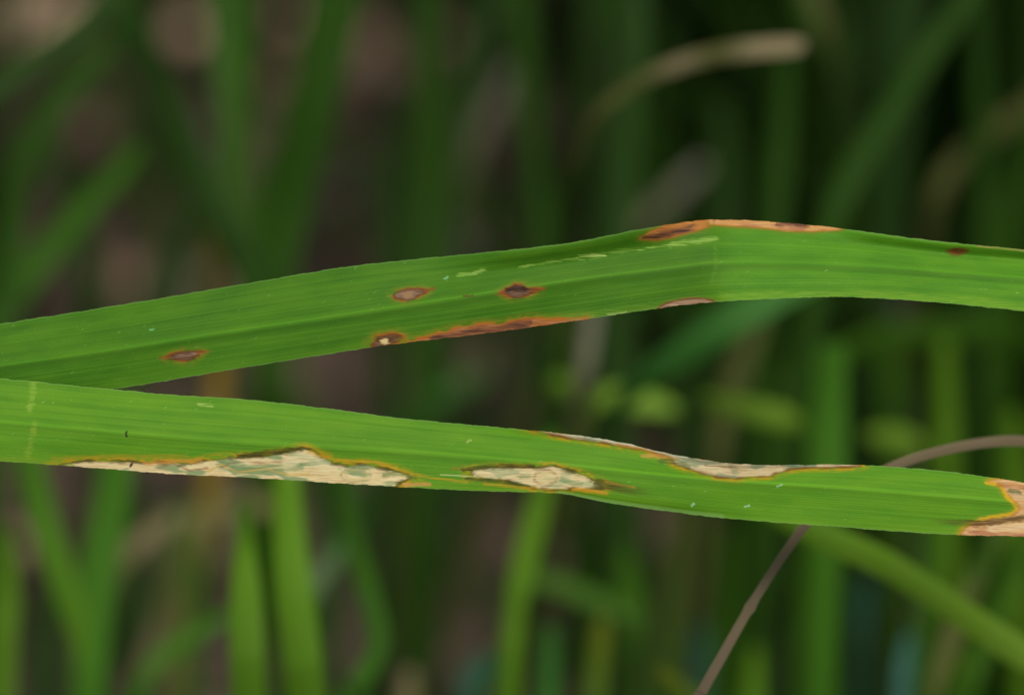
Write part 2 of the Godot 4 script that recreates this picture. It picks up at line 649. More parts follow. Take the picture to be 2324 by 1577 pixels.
func build_leaves() -> void:
	var tan_in := [rgb(228, 204, 154), rgb(246, 230, 186), rgb(200, 156, 116), rgb(124, 150, 102)]
	var brown_in := [rgb(136, 106, 88), rgb(168, 140, 118), rgb(76, 50, 40), rgb(102, 72, 56)]
	var olive := rgb(84, 80, 26)
	var yellow := rgb(196, 156, 30)
	var orange := rgb(160, 98, 40)
	# --- upper leaf
	var u := Leaf.new()
	u.seed_at = 3.0
	u.top = pts([-120, 755, 0, 735, 263, 693, 473, 658, 789, 605, 1024, 580, 1204, 562, 1315, 547, 1457, 519, 1540, 506, 1600, 499, 1650, 499, 1740, 502, 1909, 518, 2110, 545, 2324, 566, 2440, 576])
	u.mid = pts([-120, 848, 0, 832, 263, 795, 526, 755, 789, 717, 1315, 637, 1530, 610, 1626, 599, 1800, 599, 1973, 606, 2150, 619, 2324, 632, 2440, 640])
	u.bot = pts([-120, 935, 0, 918, 292, 878, 526, 839, 859, 786, 1100, 757, 1315, 727, 1499, 699, 1612, 686, 1760, 678, 1881, 674, 1973, 676, 2135, 687, 2324, 706, 2440, 718])
	u.dark = rgb(58, 110, 20)
	u.light = rgb(84, 140, 30)
	u.warm = rgb(98, 144, 30)
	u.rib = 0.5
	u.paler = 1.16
	u.depth = func(x: float, v: float) -> float:
		var d := 0.3845 + 0.0012 * sin(x * 0.0021 + 2.0)
		d += lerpf(0.0016, 0.0036, smooth(1585.0, 1665.0, x)) * (0.5 - v)                 # past the crease the blade lies back more
		d -= 0.0008 * (1.0 - absf(2.0 * v - 1.0)) * lerpf(1.0, 0.55, smooth(1585.0, 1665.0, x))
		d -= 0.0016 * smooth(0.26, 0.0, v) * smooth(960.0, 1180.0, x) * smooth(1580.0, 1450.0, x)   # the upper margin turns towards us
		d -= 0.0013 * smooth(0.20, 0.0, v) * smooth(1850.0, 2000.0, x)
		d += 0.00022 * sin(x * 0.011 + v * 4.0) * sin(x * 0.0037)
		return d
	var spot := [[2.0, rgb(104, 58, 28), 0.4], [3.5, orange, 0.4], [3.0, rgb(122, 136, 36), 0.4]]
	u.lesions = [
		{"poly": pts([378, 811, 398, 803, 418, 799, 440, 797, 456, 799, 446, 806, 434, 814, 418, 818, 398, 815]), "inner": brown_in, "bands": spot, "fade": 12.0, "wob": 0.5, "sx": 0.75, "dead_to": 6.0},
		{"poly": pts([893, 669, 908, 661, 930, 658, 955, 658, 970, 660, 955, 668, 938, 677, 920, 681, 903, 677]), "inner": [rgb(142, 110, 90), rgb(168, 136, 112), rgb(92, 62, 50), rgb(112, 82, 66)], "bands": [[2.0, rgb(96, 52, 28), 0.4], [2.5, orange, 0.4], [3.0, rgb(122, 136, 36), 0.4]], "fade": 11.0, "wob": 0.5, "sx": 0.75, "dead_to": 5.0},
		{"poly": pts([1143, 664, 1158, 656, 1172, 648, 1186, 650, 1200, 656, 1220, 658, 1202, 665, 1186, 672, 1168, 675, 1152, 670]), "inner": [rgb(118, 86, 72), rgb(152, 122, 104), rgb(58, 34, 28), rgb(74, 48, 40)], "bands": spot, "fade": 12.0, "wob": 0.5, "sx": 0.75, "dead_to": 6.0},
		{"poly": pts([846, 780, 858, 767, 878, 761, 900, 760, 912, 765, 902, 774, 884, 781, 868, 788, 850, 789]), "inner": [rgb(112, 82, 58), rgb(140, 110, 80), rgb(62, 40, 28), rgb(86, 56, 36)], "bands": [[3.0, rgb(124, 66, 30), 0.4], [4.0, rgb(182, 108, 36), 0.4], [4.0, rgb(132, 134, 36), 0.4]], "fade": 14.0, "wob": 0.4, "sx": 0.7, "dead_to": 7.0},
		{"poly": pts([928, 776, 970, 766, 1015, 752, 1061, 740, 1106, 735, 1140, 736, 1185, 724, 1212, 722, 1240, 728, 1330, 722, 1330, 735, 1100, 768, 930, 790]), "inner": [rgb(182, 112, 66), rgb(196, 138, 92), rgb(150, 84, 48), rgb(168, 100, 56)], "bands": [[3.5, rgb(188, 112, 36), 0.6], [3.0, rgb(138, 134, 34), 0.5]], "fade": 14.0, "wob": 0.7, "sx": 0.5, "core": pts([980, 771, 1040, 760, 1100, 750, 1150, 744, 1200, 734]), "core_color": rgb(92, 60, 52), "core_width": 13.0},
		{"poly": pts([1452, 541, 1470, 527, 1510, 512, 1560, 500, 1600, 494, 1624, 496, 1620, 508, 1598, 518, 1560, 528, 1530, 537, 1490, 545]), "inner": [rgb(192, 122, 56), rgb(206, 144, 76), rgb(160, 94, 52), rgb(178, 108, 58)], "bands": [[2.0, rgb(180, 106, 38), 0.5], [2.0, rgb(132, 128, 34), 0.5]], "fade": 9.0, "wob": 0.4, "sx": 0.6, "core": pts([1458, 540, 1490, 537, 1530, 528, 1575, 517]), "core_color": rgb(88, 58, 48), "core_width": 13.0},
		{"poly": pts([1616, 494, 1700, 494, 1800, 500, 1912, 514, 1908, 521, 1840, 525, 1782, 523, 1711, 515, 1660, 512, 1618, 509]), "inner": [rgb(214, 154, 92), rgb(230, 182, 122), rgb(176, 108, 76), rgb(186, 122, 92)], "bands": [[2.0, rgb(184, 114, 44), 0.5], [2.0, rgb(132, 128, 34), 0.5]], "fade": 7.0, "wob": 0.4, "sx": 0.5, "core": pts([1765, 509, 1800, 508, 1835, 513]), "core_color": rgb(92, 56, 44), "core_width": 8.0},
		{"poly": pts([1497, 700, 1512, 690, 1530, 684, 1556, 679, 1592, 678, 1618, 682, 1618, 694, 1500, 706]), "inner": [rgb(166, 128, 100), rgb(200, 174, 152), rgb(130, 86, 64), rgb(140, 100, 76)], "bands": [[2.0, rgb(116, 64, 40), 0.5], [3.0, rgb(146, 128, 54), 0.5]], "fade": 4.0, "wob": 0.3, "sx": 0.6},
		{"poly": pts([2158, 569, 2170, 566, 2190, 569, 2180, 574, 2166, 574]), "inner": [rgb(112, 54, 26), rgb(122, 62, 30), rgb(92, 44, 22), rgb(100, 48, 24)], "bands": [[3.0, rgb(116, 72, 28), 0.5]], "fade": 7.0, "wob": 0.5, "sx": 0.6, "dead_to": 4.0},
	]
	var scar := rgb(158, 196, 92)
	u.strokes = [
		{"line": ring(925, 669, 6, 3), "width": 8.0, "color": rgb(178, 138, 98), "much": 0.6},
		{"line": ring(873, 774, 4, 2), "width": 8.0, "color": rgb(232, 206, 152), "much": 1.0},
		{"line": pts([362, 813, 385, 809]), "width": 5.0, "color": rgb(150, 92, 36), "much": 0.8, "rough": 0.4},
		{"line": pts([450, 800, 474, 797]), "width": 6.0, "color": rgb(150, 92, 36), "much": 0.8, "rough": 0.4},
		{"line": pts([400, 809, 428, 806, 440, 803]), "width": 5.0, "color": rgb(160, 130, 110), "much": 0.8, "rough": 0.8},
		{"line": pts([964, 660, 986, 655]), "width": 5.0, "color": rgb(146, 88, 36), "much": 0.8, "rough": 0.5},
		{"line": pts([1206, 660, 1236, 654]), "width": 6.0, "color": rgb(150, 84, 34), "much": 0.85, "rough": 0.4},
		{"line": pts([1128, 667, 1146, 664]), "width": 6.0, "color": rgb(150, 84, 34), "much": 0.7, "rough": 0.4},
		{"line": pts([1152, 668, 1190, 662, 1206, 660]), "width": 5.0, "color": rgb(150, 112, 92), "much": 0.7, "rough": 0.9},
		{"line": pts([2148, 570, 2200, 571]), "width": 4.0, "color": rgb(126, 84, 36), "much": 0.7, "rough": 0.5},
		{"line": pts([1150, 658, 1172, 652, 1190, 655]), "width": 7.0, "color": rgb(50, 28, 24), "much": 0.7},
		{"line": pts([1052, 672, 1074, 671]), "width": 4.0, "color": rgb(98, 88, 34), "much": 0.7},
		{"line": pts([1040, 624, 1070, 620, 1100, 612]), "width": 7.0, "color": scar, "much": 0.8, "rough": 0.6},
		{"line": pts([1076, 619, 1096, 613]), "width": 5.0, "color": rgb(196, 220, 140), "much": 0.75, "rough": 0.7},
		{"line": pts([1180, 606, 1250, 594, 1310, 586]), "width": 4.0, "color": scar, "much": 0.8, "rough": 0.6},
		{"line": pts([1315, 585, 1370, 577]), "width": 9.0, "color": rgb(200, 224, 132), "much": 0.9, "rough": 0.8},
		{"line": pts([1380, 574, 1450, 566]), "width": 8.0, "color": scar, "much": 0.6, "rough": 0.9},
		{"line": pts([1450, 566, 1530, 554]), "width": 4.0, "color": scar, "much": 0.8, "rough": 0.7},
		{"line": pts([1520, 556, 1580, 547, 1624, 542]), "width": 9.0, "color": scar, "much": 0.9, "rough": 0.6},
		{"line": pts([1624, 560, 1626, 600, 1614, 640]), "width": 6.0, "color": rgb(120, 170, 60), "much": 0.35, "rough": 0.8},
		{"line": pts([1612, 500, 1616, 505]), "width": 7.0, "color": rgb(236, 190, 140), "much": 0.6},
		{"line": pts([2220, 556, 2324, 566, 2404, 572]), "width": 8.0, "color": rgb(186, 160, 92), "much": 0.8, "rough": 0.5},
		{"line": pts([1640, 672, 1800, 668, 2000, 668, 2200, 682, 2404, 704]), "width": 14.0, "color": rgb(134, 172, 54), "much": 0.6, "rough": 0.9},
		{"line": pts([1290, 722, 1400, 708, 1490, 694]), "width": 12.0, "color": rgb(128, 160, 60), "much": 0.5, "rough": 0.9},
		{"line": pts([1380, 714, 1420, 708]), "width": 4.0, "color": rgb(196, 206, 140), "much": 0.8, "rough": 0.6},
		{"line": pts([1010, 632, 1016, 628]), "width": 4.0, "color": rgb(130, 200, 160), "much": 0.8},
		{"line": pts([340, 749, 348, 747]), "width": 3.0, "color": rgb(120, 190, 140), "much": 0.8},
	]
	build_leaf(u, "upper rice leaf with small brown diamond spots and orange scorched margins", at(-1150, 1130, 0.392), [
		"small brown spot on its own near the narrow gap", "greyish brown diamond spot with a tan middle", "dark purplish brown diamond spot beside the midrib",
		"brown eye spot with a pale centre at the lower margin", "long orange and brown scorch along the lower margin", "dark streaked orange scorch just before the crease",
		"peach coloured dead strip just past the crease", "short whitish nick with brown rim on the lower margin", "tiny rust red fleck"])
	# --- lower leaf
	var w := Leaf.new()
	w.seed_at = 21.0
	w.top = pts([-120, 851, 0, 859, 263, 884, 395, 896, 576, 908, 757, 929, 921, 950, 1124, 969, 1303, 987, 1420, 1006, 1512, 1028, 1607, 1045, 1675, 1053, 1800, 1055, 1907, 1054, 1997, 1057, 2140, 1069, 2240, 1082, 2324, 1095, 2440, 1116])
	w.mid = pts([-120, 953, 0, 960, 292, 985, 526, 1004, 921, 1028, 1099, 1042, 1300, 1060, 1513, 1081, 1766, 1100, 1907, 1109, 2140, 1128, 2324, 1142, 2440, 1152])
	w.bot = pts([-120, 1038, 0, 1047, 175, 1059, 395, 1076, 526, 1082, 700, 1092, 921, 1106, 1099, 1115, 1226, 1118, 1290, 1123, 1379, 1141, 1513, 1160, 1607, 1172, 1766, 1186, 1907, 1196, 2068, 1208, 2176, 1214, 2324, 1217, 2440, 1222])
	w.dark = rgb(76, 134, 24)
	w.light = rgb(106, 164, 36)
	w.warm = rgb(116, 162, 34)
	w.rib = 0.3
	w.paler = 1.02
	w.depth = func(x: float, v: float) -> float:
		var d := 0.3812 + 0.0008 * sin(x * 0.0017 + 0.6)
		d += 0.0022 * (0.5 - v)
		d -= 0.0007 * (1.0 - absf(2.0 * v - 1.0))
		d += 0.0003 * pow(smooth(0.82, 1.0, v), 1.5) * smooth(1180.0, 1330.0, x) * smooth(1720.0, 1500.0, x)
		d += 0.0020 * pow(smooth(0.12, 0.0, v), 1.5) * smooth(1100.0, 1250.0, x) * smooth(2000.0, 1700.0, x)
		d += 0.00020 * sin(x * 0.009 + v * 5.0) * sin(x * 0.0043 + 1.0)
		return d
	w.lesions = [
		{"poly": pts([120, 1060, 190, 1048, 263, 1047, 321, 1051, 403, 1050, 435, 1054, 469, 1046, 519, 1039, 598, 1037, 655, 1027, 687, 1018, 712, 1030, 757, 1052, 791, 1058, 825, 1054, 859, 1061, 893, 1069, 931, 1085, 912, 1092, 880, 1112, 500, 1090]), "inner": tan_in, "rim": 1.2, "bands": [[2.6, olive, 1.8], [5.0, yellow, 0.8]], "fade": 13.0, "wob": 0.8, "sx": 0.45, "patchy": 0.75, "dead_to": 6.0},
		{"poly": pts([1073, 1066, 1114, 1061, 1175, 1062, 1219, 1063, 1254, 1058, 1277, 1065, 1303, 1072, 1338, 1086, 1362, 1098, 1366, 1108, 1303, 1109, 1247, 1110, 1214, 1108, 1175, 1095, 1137, 1088, 1073, 1082]), "inner": tan_in, "rim": 1.2, "bands": [[2.6, olive, 1.8], [4.0, yellow, 0.8]], "fade": 12.0, "wob": 0.6, "sx": 0.5, "patchy": 0.4, "dead_to": 6.0},
		{"poly": pts([1200, 972, 1300, 978, 1420, 996, 1520, 1020, 1620, 1036, 1720, 1040, 1940, 1046, 1950, 1057, 1907, 1060, 1845, 1060, 1800, 1063, 1766, 1071, 1743, 1080, 1698, 1080, 1671, 1085, 1637, 1082, 1585, 1069, 1539, 1055, 1521, 1037, 1456, 1018, 1381, 1006, 1280, 991]), "inner": [rgb(206, 182, 140), rgb(232, 216, 180), rgb(150, 112, 84), rgb(128, 140, 108)], "bands": [[3.0, rgb(116, 82, 40), 0.9], [4.5, yellow, 0.6]], "fade": 9.0, "wob": 0.6, "sx": 0.5, "patchy": 0.7, "dead_to": 5.0},
		{"poly": pts([2250, 1092, 2275, 1100, 2290, 1124, 2310, 1142, 2318, 1156, 2300, 1170, 2250, 1180, 2206, 1190, 2190, 1200, 2180, 1222, 2460, 1222, 2460, 1085, 2300, 1085]), "inner": [rgb(220, 166, 112), rgb(238, 202, 150), rgb(168, 112, 86), rgb(206, 150, 104)], "bands": [[3.0, rgb(196, 138, 52), 0.5], [3.0, rgb(190, 158, 34), 0.5]], "fade": 10.0, "wob": 0.5, "sx": 0.7},
	]
	var line_brown := rgb(150, 104, 76)
	var grey_green := rgb(116, 146, 98)
	w.strokes = [
		{"line": pts([330, 1052, 400, 1047, 455, 1045]), "width": 8.0, "color": rgb(224, 150, 72), "much": 0.8, "rough": 0.5},
		{"line": pts([700, 1026, 760, 1044, 850, 1048, 900, 1062]), "width": 6.0, "color": rgb(216, 160, 40), "much": 0.7, "rough": 0.6},
		{"line": pts([540, 1036, 600, 1028, 660, 1021, 684, 1018]), "width": 8.0, "color": rgb(62, 58, 20), "much": 0.8, "rough": 0.4},
		{"line": pts([500, 1056, 560, 1066, 620, 1062, 680, 1058]), "width": 14.0, "color": grey_green, "much": 0.8, "rough": 0.6},
		{"line": pts([660, 1030, 700, 1040, 712, 1050]), "width": 9.0, "color": grey_green, "much": 0.7, "rough": 0.6},
		{"line": pts([470, 1070, 500, 1054, 540, 1072, 600, 1064, 660, 1078, 700, 1076]), "width": 4.0, "color": rgb(214, 176, 96), "much": 0.8, "rough": 0.5},
		{"line": pts([360, 1062, 390, 1052, 430, 1068, 470, 1062]), "width": 3.5, "color": line_brown, "much": 0.7, "rough": 0.6},
		{"line": pts([500, 1060, 530, 1050, 600, 1050, 660, 1046]), "width": 3.0, "color": line_brown, "much": 0.6, "rough": 0.9},
		{"line": pts([650, 1052, 688, 1034, 740, 1062]), "width": 18.0, "color": rgb(246, 232, 190), "much": 0.7, "rough": 0.4},
		{"line": pts([286, 980, 285, 990]), "width": 3.6, "color": rgb(38, 52, 26), "much": 0.9},
		{"line": pts([299, 1051, 295, 1059]), "width": 3.6, "color": rgb(70, 48, 40), "much": 0.9},
		{"line": ring(808, 1078, 34, 17), "width": 5.0, "color": rgb(150, 140, 96), "much": 0.55, "rough": 1.0},
		{"line": ring(808, 1078, 24, 11), "width": 5.0, "color": rgb(214, 190, 130), "much": 0.6, "rough": 0.6},
		{"line": pts([870, 1078, 905, 1074, 940, 1082]), "width": 8.0, "color": rgb(86, 116, 56), "much": 0.7, "rough": 0.6},
		{"line": pts([920, 1072, 980, 1084, 1060, 1094]), "width": 5.0, "color": rgb(206, 160, 40), "much": 0.8, "rough": 0.6},
		{"line": pts([918, 1100, 950, 1099, 975, 1099]), "width": 7.0, "color": rgb(222, 156, 92), "much": 0.9, "rough": 0.4},
		{"line": pts([1000, 1077, 1060, 1081, 1120, 1084]), "width": 3.0, "color": rgb(208, 214, 164), "much": 0.8, "rough": 0.4},
		{"line": pts([1050, 1066, 1080, 1062, 1140, 1057, 1210, 1059]), "width": 7.0, "color": rgb(58, 54, 20), "much": 0.75, "rough": 0.5},
		{"line": pts([1030, 1064, 1052, 1060]), "width": 8.0, "color": rgb(150, 124, 40), "much": 0.7, "rough": 0.6},
		{"line": pts([1060, 1086, 1130, 1092, 1200, 1104]), "width": 6.0, "color": rgb(56, 74, 24), "much": 0.8, "rough": 0.4},
		{"line": pts([1100, 1099, 1180, 1106, 1250, 1112]), "width": 5.0, "color": rgb(212, 158, 40), "much": 0.8, "rough": 0.7},
		{"line": pts([1300, 1110, 1350, 1115, 1378, 1120]), "width": 6.0, "color": rgb(226, 160, 46), "much": 0.9, "rough": 0.4},
		{"line": pts([1356, 1096, 1400, 1106, 1450, 1116, 1490, 1122]), "width": 15.0, "color": rgb(86, 76, 28), "much": 0.95, "rough": 0.45, "fade_at": Vector2(1492, 1123), "fade": 110.0},
		{"line": pts([1375, 1094, 1420, 1102, 1440, 1106]), "width": 5.0, "color": rgb(190, 140, 50), "much": 0.7, "rough": 0.6},
		{"line": ring(1238, 1084, 26, 17), "width": 5.5, "color": rgb(158, 122, 92), "much": 0.7, "rough": 0.9},
		{"line": ring(1238, 1084, 15, 8), "width": 10.0, "color": rgb(220, 202, 146), "much": 0.6, "rough": 0.6},
		{"line": pts([1275, 1088, 1300, 1096, 1320, 1098]), "width": 9.0, "color": grey_green, "much": 0.8, "rough": 0.5},
		{"line": pts([1180, 1082, 1200, 1080]), "width": 8.0, "color": grey_green, "much": 0.6, "rough": 0.6},
		{"line": pts([1290, 984, 1400, 1002, 1500, 1026, 1560, 1038]), "width": 5.0, "color": rgb(222, 226, 206), "much": 0.8, "rough": 0.5},
		{"line": pts([1400, 1010, 1460, 1020, 1530, 1042]), "width": 5.0, "color": rgb(214, 150, 66), "much": 0.8, "rough": 0.5},
		{"line": pts([1460, 1034, 1510, 1036]), "width": 8.0, "color": rgb(216, 158, 92), "much": 0.8, "rough": 0.4},
		{"line": pts([1500, 1046, 1540, 1048, 1565, 1060]), "width": 9.0, "color": rgb(78, 98, 54), "much": 0.8, "rough": 0.5},
		{"line": pts([1660, 1056, 1670, 1070, 1665, 1080]), "width": 10.0, "color": rgb(140, 146, 108), "much": 0.7, "rough": 0.5},
		{"line": pts([1600, 1056, 1650, 1060, 1720, 1062]), "width": 2.5, "color": rgb(120, 84, 60), "much": 0.7, "rough": 0.8},
		{"line": pts([1790, 1057, 1850, 1056]), "width": 4.0, "color": rgb(110, 140, 116), "much": 0.7, "rough": 0.4},
		{"line": pts([2240, 1096, 2272, 1100, 2286, 1126, 2304, 1146, 2309, 1158, 2288, 1168, 2248, 1174, 2220, 1180]), "width": 6.0, "color": rgb(226, 178, 44), "much": 0.95, "rough": 0.3},
		{"line": pts([2100, 1182, 2150, 1184, 2220, 1188, 2290, 1180, 2340, 1174]), "width": 10.0, "color": rgb(88, 68, 30), "much": 0.95, "rough": 0.5, "fade_at": Vector2(2096, 1182), "fade": 130.0},
		{"line": pts([2292, 1113, 2315, 1117]), "width": 8.0, "color": rgb(96, 104, 66), "much": 0.9, "rough": 0.3},
		{"line": pts([2268, 1099, 2310, 1104, 2350, 1112]), "width": 9.0, "color": rgb(150, 96, 62), "much": 0.7, "rough": 0.8},
		{"line": pts([2304, 1124, 2330, 1130, 2370, 1132]), "width": 10.0, "color": rgb(196, 176, 150), "much": 0.8, "rough": 0.6},
		{"line": pts([2250, 1200, 2300, 1196, 2360, 1194]), "width": 12.0, "color": rgb(244, 222, 186), "much": 0.8, "rough": 0.6},
		{"line": pts([2212, 1192, 2260, 1188, 2300, 1180]), "width": 7.0, "color": rgb(120, 82, 50), "much": 0.7, "rough": 0.8},
		{"line": pts([2200, 1206, 2250, 1212, 2330, 1214]), "width": 6.0, "color": rgb(176, 106, 84), "much": 0.8, "rough": 0.6},
		{"line": pts([1270, 1119, 1379, 1139, 1513, 1158, 1640, 1173]), "width": 9.0, "color": rgb(126, 170, 96), "much": 0.7},
		{"line": pts([74, 864, 72, 900, 66, 930]), "width": 11.0, "color": rgb(150, 186, 72), "much": 0.75, "rough": 0.7},
		{"line": pts([78, 960, 70, 1000, 62, 1034]), "width": 10.0, "color": rgb(146, 172, 60), "much": 0.7, "rough": 0.7},
		{"line": pts([450, 917, 480, 920]), "width": 6.0, "color": rgb(190, 206, 120), "much": 0.9, "rough": 0.8},
		{"line": pts([1060, 1003, 1068, 999]), "width": 4.0, "color": rgb(176, 190, 120), "much": 0.7},
		{"line": pts([120, 1040, 300, 1036, 420, 1036]), "width": 9.0, "color": rgb(176, 150, 40), "much": 0.6, "rough": 0.6},
		{"line": pts([-80, 1038, 60, 1046, 160, 1056]), "width": 10.0, "color": rgb(130, 160, 50), "much": 0.6, "rough": 0.5},
		{"line": pts([1570, 1148, 1576, 1143]), "width": 3.5, "color": rgb(170, 220, 190), "much": 0.9},
		{"line": pts([1692, 1150, 1700, 1147]), "width": 3.5, "color": rgb(170, 220, 190), "much": 0.9},
		{"line": pts([1766, 1104, 1774, 1100]), "width": 3.5, "color": rgb(170, 220, 190), "much": 0.8},
	]
	build_leaf(w, "lower rice leaf with large tan dead patches edged in yellow and dark olive", at(-1020, 1010, 0.380), [
		"long tan dead patch with zigzag rings along the lower margin", "tan diamond dead patch with a round eye and a dark tail", "silvery tan dead strip along the upper margin", "peach and tan dead end of the leaf with bright yellow rim"])


# ---------------------------------------------------------------- ground
func build_ground() -> void:
	var n := FastNoiseLite.new()
	n.seed = 3
	n.frequency = 9.0
	n.fractal_octaves = 4
	var edge := PackedFloat32Array()
	var x := 0.0
	var step := 0.02
	edge.append(0.0)
	while x < 110.0:
		x += step
		if x > 0.9: step *= 1.25
		edge.append(x)
	var xs := PackedFloat32Array()
	for k in range(edge.size() - 1, 0, -1): xs.append(-edge[k])
	xs.append_array(edge)
	var v := PackedVector3Array()
	var nn := PackedVector3Array()
	var ix := PackedInt32Array()
	var count := xs.size()
	for a: float in xs:
		for b: float in xs:
			v.append(Vector3(a, soil_height(n, a, b - 0.8), b - 0.8))
			var e := 0.01
			nn.append(Vector3(soil_height(n, a - e, b - 0.8) - soil_height(n, a + e, b - 0.8), 2.0 * e, soil_height(n, a, b - 0.8 - e) - soil_height(n, a, b - 0.8 + e)).normalized())
	for i in count - 1:
		for j in count - 1:
			var p := i * count + j
			ix.append_array([p, p + count, p + 1, p + 1, p + count, p + count + 1])
	var tone := NoiseTexture2D.new()
	tone.width = 1024
	tone.height = 1024
	tone.seamless = true
	var tn := FastNoiseLite.new()
	tn.seed = 12
	tn.frequency = 0.006
	tn.fractal_octaves = 6
	tone.noise = tn
	var ramp := Gradient.new()
	ramp.offsets = PackedFloat32Array([0.2, 0.42, 0.58, 0.8])
	ramp.colors = PackedColorArray([Color(0.046, 0.039, 0.034).linear_to_srgb(), Color(0.088, 0.070, 0.059).linear_to_srgb(), Color(0.145, 0.110, 0.090).linear_to_srgb(), Color(0.30, 0.23, 0.185).linear_to_srgb()])
	tone.color_ramp = ramp
	var m := StandardMaterial3D.new()
	m.albedo_texture = tone
	m.uv1_triplanar = true
	m.uv1_world_triplanar = true
	m.uv1_scale = Vector3(2.2, 2.2, 2.2)
	m.roughness = 0.95
	m.metallic_specular = 0.2
	M.soil = m
	tag(mesh_node("ground", array_mesh(v, nn, PackedVector2Array(), PackedColorArray(), ix), m), "bare reddish brown soil under the grass", "", "", "structure")


func soil_height(n: FastNoiseLite, x: float, z: float) -> float:
	return 0.008 * n.get_noise_2d(x, z) + (0.004 * n.get_noise_2d(x * 4.0, z * 4.0) if absf(x) < 3.0 else 0.0) - 0.006


func clod_mesh(seed_at: int) -> ArrayMesh:
	var s := SphereMesh.new()
	s.radial_segments = 18
	s.rings = 9
	var a := s.surface_get_arrays(0)
	var v: PackedVector3Array = a[Mesh.ARRAY_VERTEX]
	var n := FastNoiseLite.new()
	n.seed = seed_at
	n.frequency = 1.3
	n.fractal_octaves = 3
	for i in v.size():
		var p := v[i].normalized()
		var r := 1.0 + 0.45 * n.get_noise_3dv(p) + 0.15 * n.get_noise_3dv(p * 4.0)
		v[i] = p * r * Vector3(1.0, 0.55, 1.0)
	var st := SurfaceTool.new()
	a[Mesh.ARRAY_VERTEX] = v
	var raw := ArrayMesh.new()
	raw.add_surface_from_arrays(Mesh.PRIMITIVE_TRIANGLES, a)
	st.create_from(raw, 0)
	st.generate_normals()
	return st.commit()


func clod_look(c: Color) -> StandardMaterial3D:
	var m := StandardMaterial3D.new()
	m.albedo_texture = (M.soil as StandardMaterial3D).albedo_texture
	m.uv1_triplanar = true
	m.uv1_scale = Vector3(1.1, 1.1, 1.1)
	m.albedo_color = Color(c.r / 0.095, c.g / 0.075, c.b / 0.062).linear_to_srgb()
	m.roughness = 0.95
	m.metallic_specular = 0.2
	return m


func build_clods() -> void:
	var looks := {"p": clod_look(Color(0.40, 0.29, 0.23)), "t": clod_look(Color(0.85, 0.66, 0.50)), "g": clod_look(Color(0.30, 0.28, 0.25)), "d": clod_look(Color(0.075, 0.06, 0.058))}
	# x, y, size, look, label
	var rows := [
		[50, 40, 250, "t", "large pale tan soil clod in the top corner above the crossing dark blades"],
		[425, 55, 100, "t", "pinkish clod between the steep dark blade and the upright pale green blade"],
		[630, 25, 100, "t", "pale clod between the two upright blades of the spreading plant"],
		[630, 160, 90, "p", "reddish clod lower down between the two upright blades"],
		[200, 285, 110, "p", "wide dull pink clod under the slanting blades"],
		[295, 320, 60, "g", "small grey clod beside the dull pink one"],
		[470, 290, 70, "g", "grey clod against the steep dark blade"],
		[370, 355, 60, "g", "greyish clod at the crook of the steep dark blade"],
		[75, 370, 70, "g", "grey clod low by the picture edge behind the slanting blades"],
		[285, 620, 115, "p", "pinkish brown clod just above the upper leaf"],
		[430, 625, 95, "g", "grey clod just above the upper leaf beside a yellow blade"],
		[590, 370, 60, "g", "narrow grey clod in the fork of the spreading plant"],
		[835, 80, 110, "p", "reddish clod high between the spreading plant and the tall dark blades"],
		[850, 240, 60, "g", "dull grey clod below the reddish one near the tall dark blades"],
		[1010, 70, 80, "p", "pinkish clod behind the tall pair of upright blades"],
		[1145, 190, 60, "g", "grey clod beside the pale olive stalk"],
		[1060, 545, 110, "g", "grey clod resting just above the middle of the upper leaf"],
		[1050, 820, 105, "p", "reddish clod seen in the gap between the two leaves"],
		[1270, 60, 90, "d", "dark purplish clod high in the middle"],
		[1290, 340, 80, "d", "dark clod among the deep green blades"],
		[30, 1210, 80, "p", "pinkish clod below the lower leaf at the picture edge"],
		[150, 1120, 80, "d", "dark clod between two bright lower blades"],
		[940, 1200, 70, "g", "pale grey clod under the middle of the lower leaf"],
		[1085, 1140, 80, "d", "lavender grey clod tucked under the lower leaf"],
		[1045, 1200, 55, "g", "small greyish clod below the lavender one"],
		[2120, 380, 70, "d", "dark clod among the deep green grass above the upper leaf"],
	]
	var n := 0
	for r in rows:
		n += 1
		var p := on_ground(r[0], r[1])
		var size: float = r[2] / 788.5 * TAN * seen_at(p).z * 0.5
		var o := mesh_node("soil_clod", clod_mesh(n), looks[r[3]])
		o.position = Vector3(p.x, size * 0.15 - 0.004, p.z)
		o.scale = Vector3.ONE * size
		o.rotation.y = n * 1.7
		tag(o, r[4], "clod", "soil clods lying on the ground")


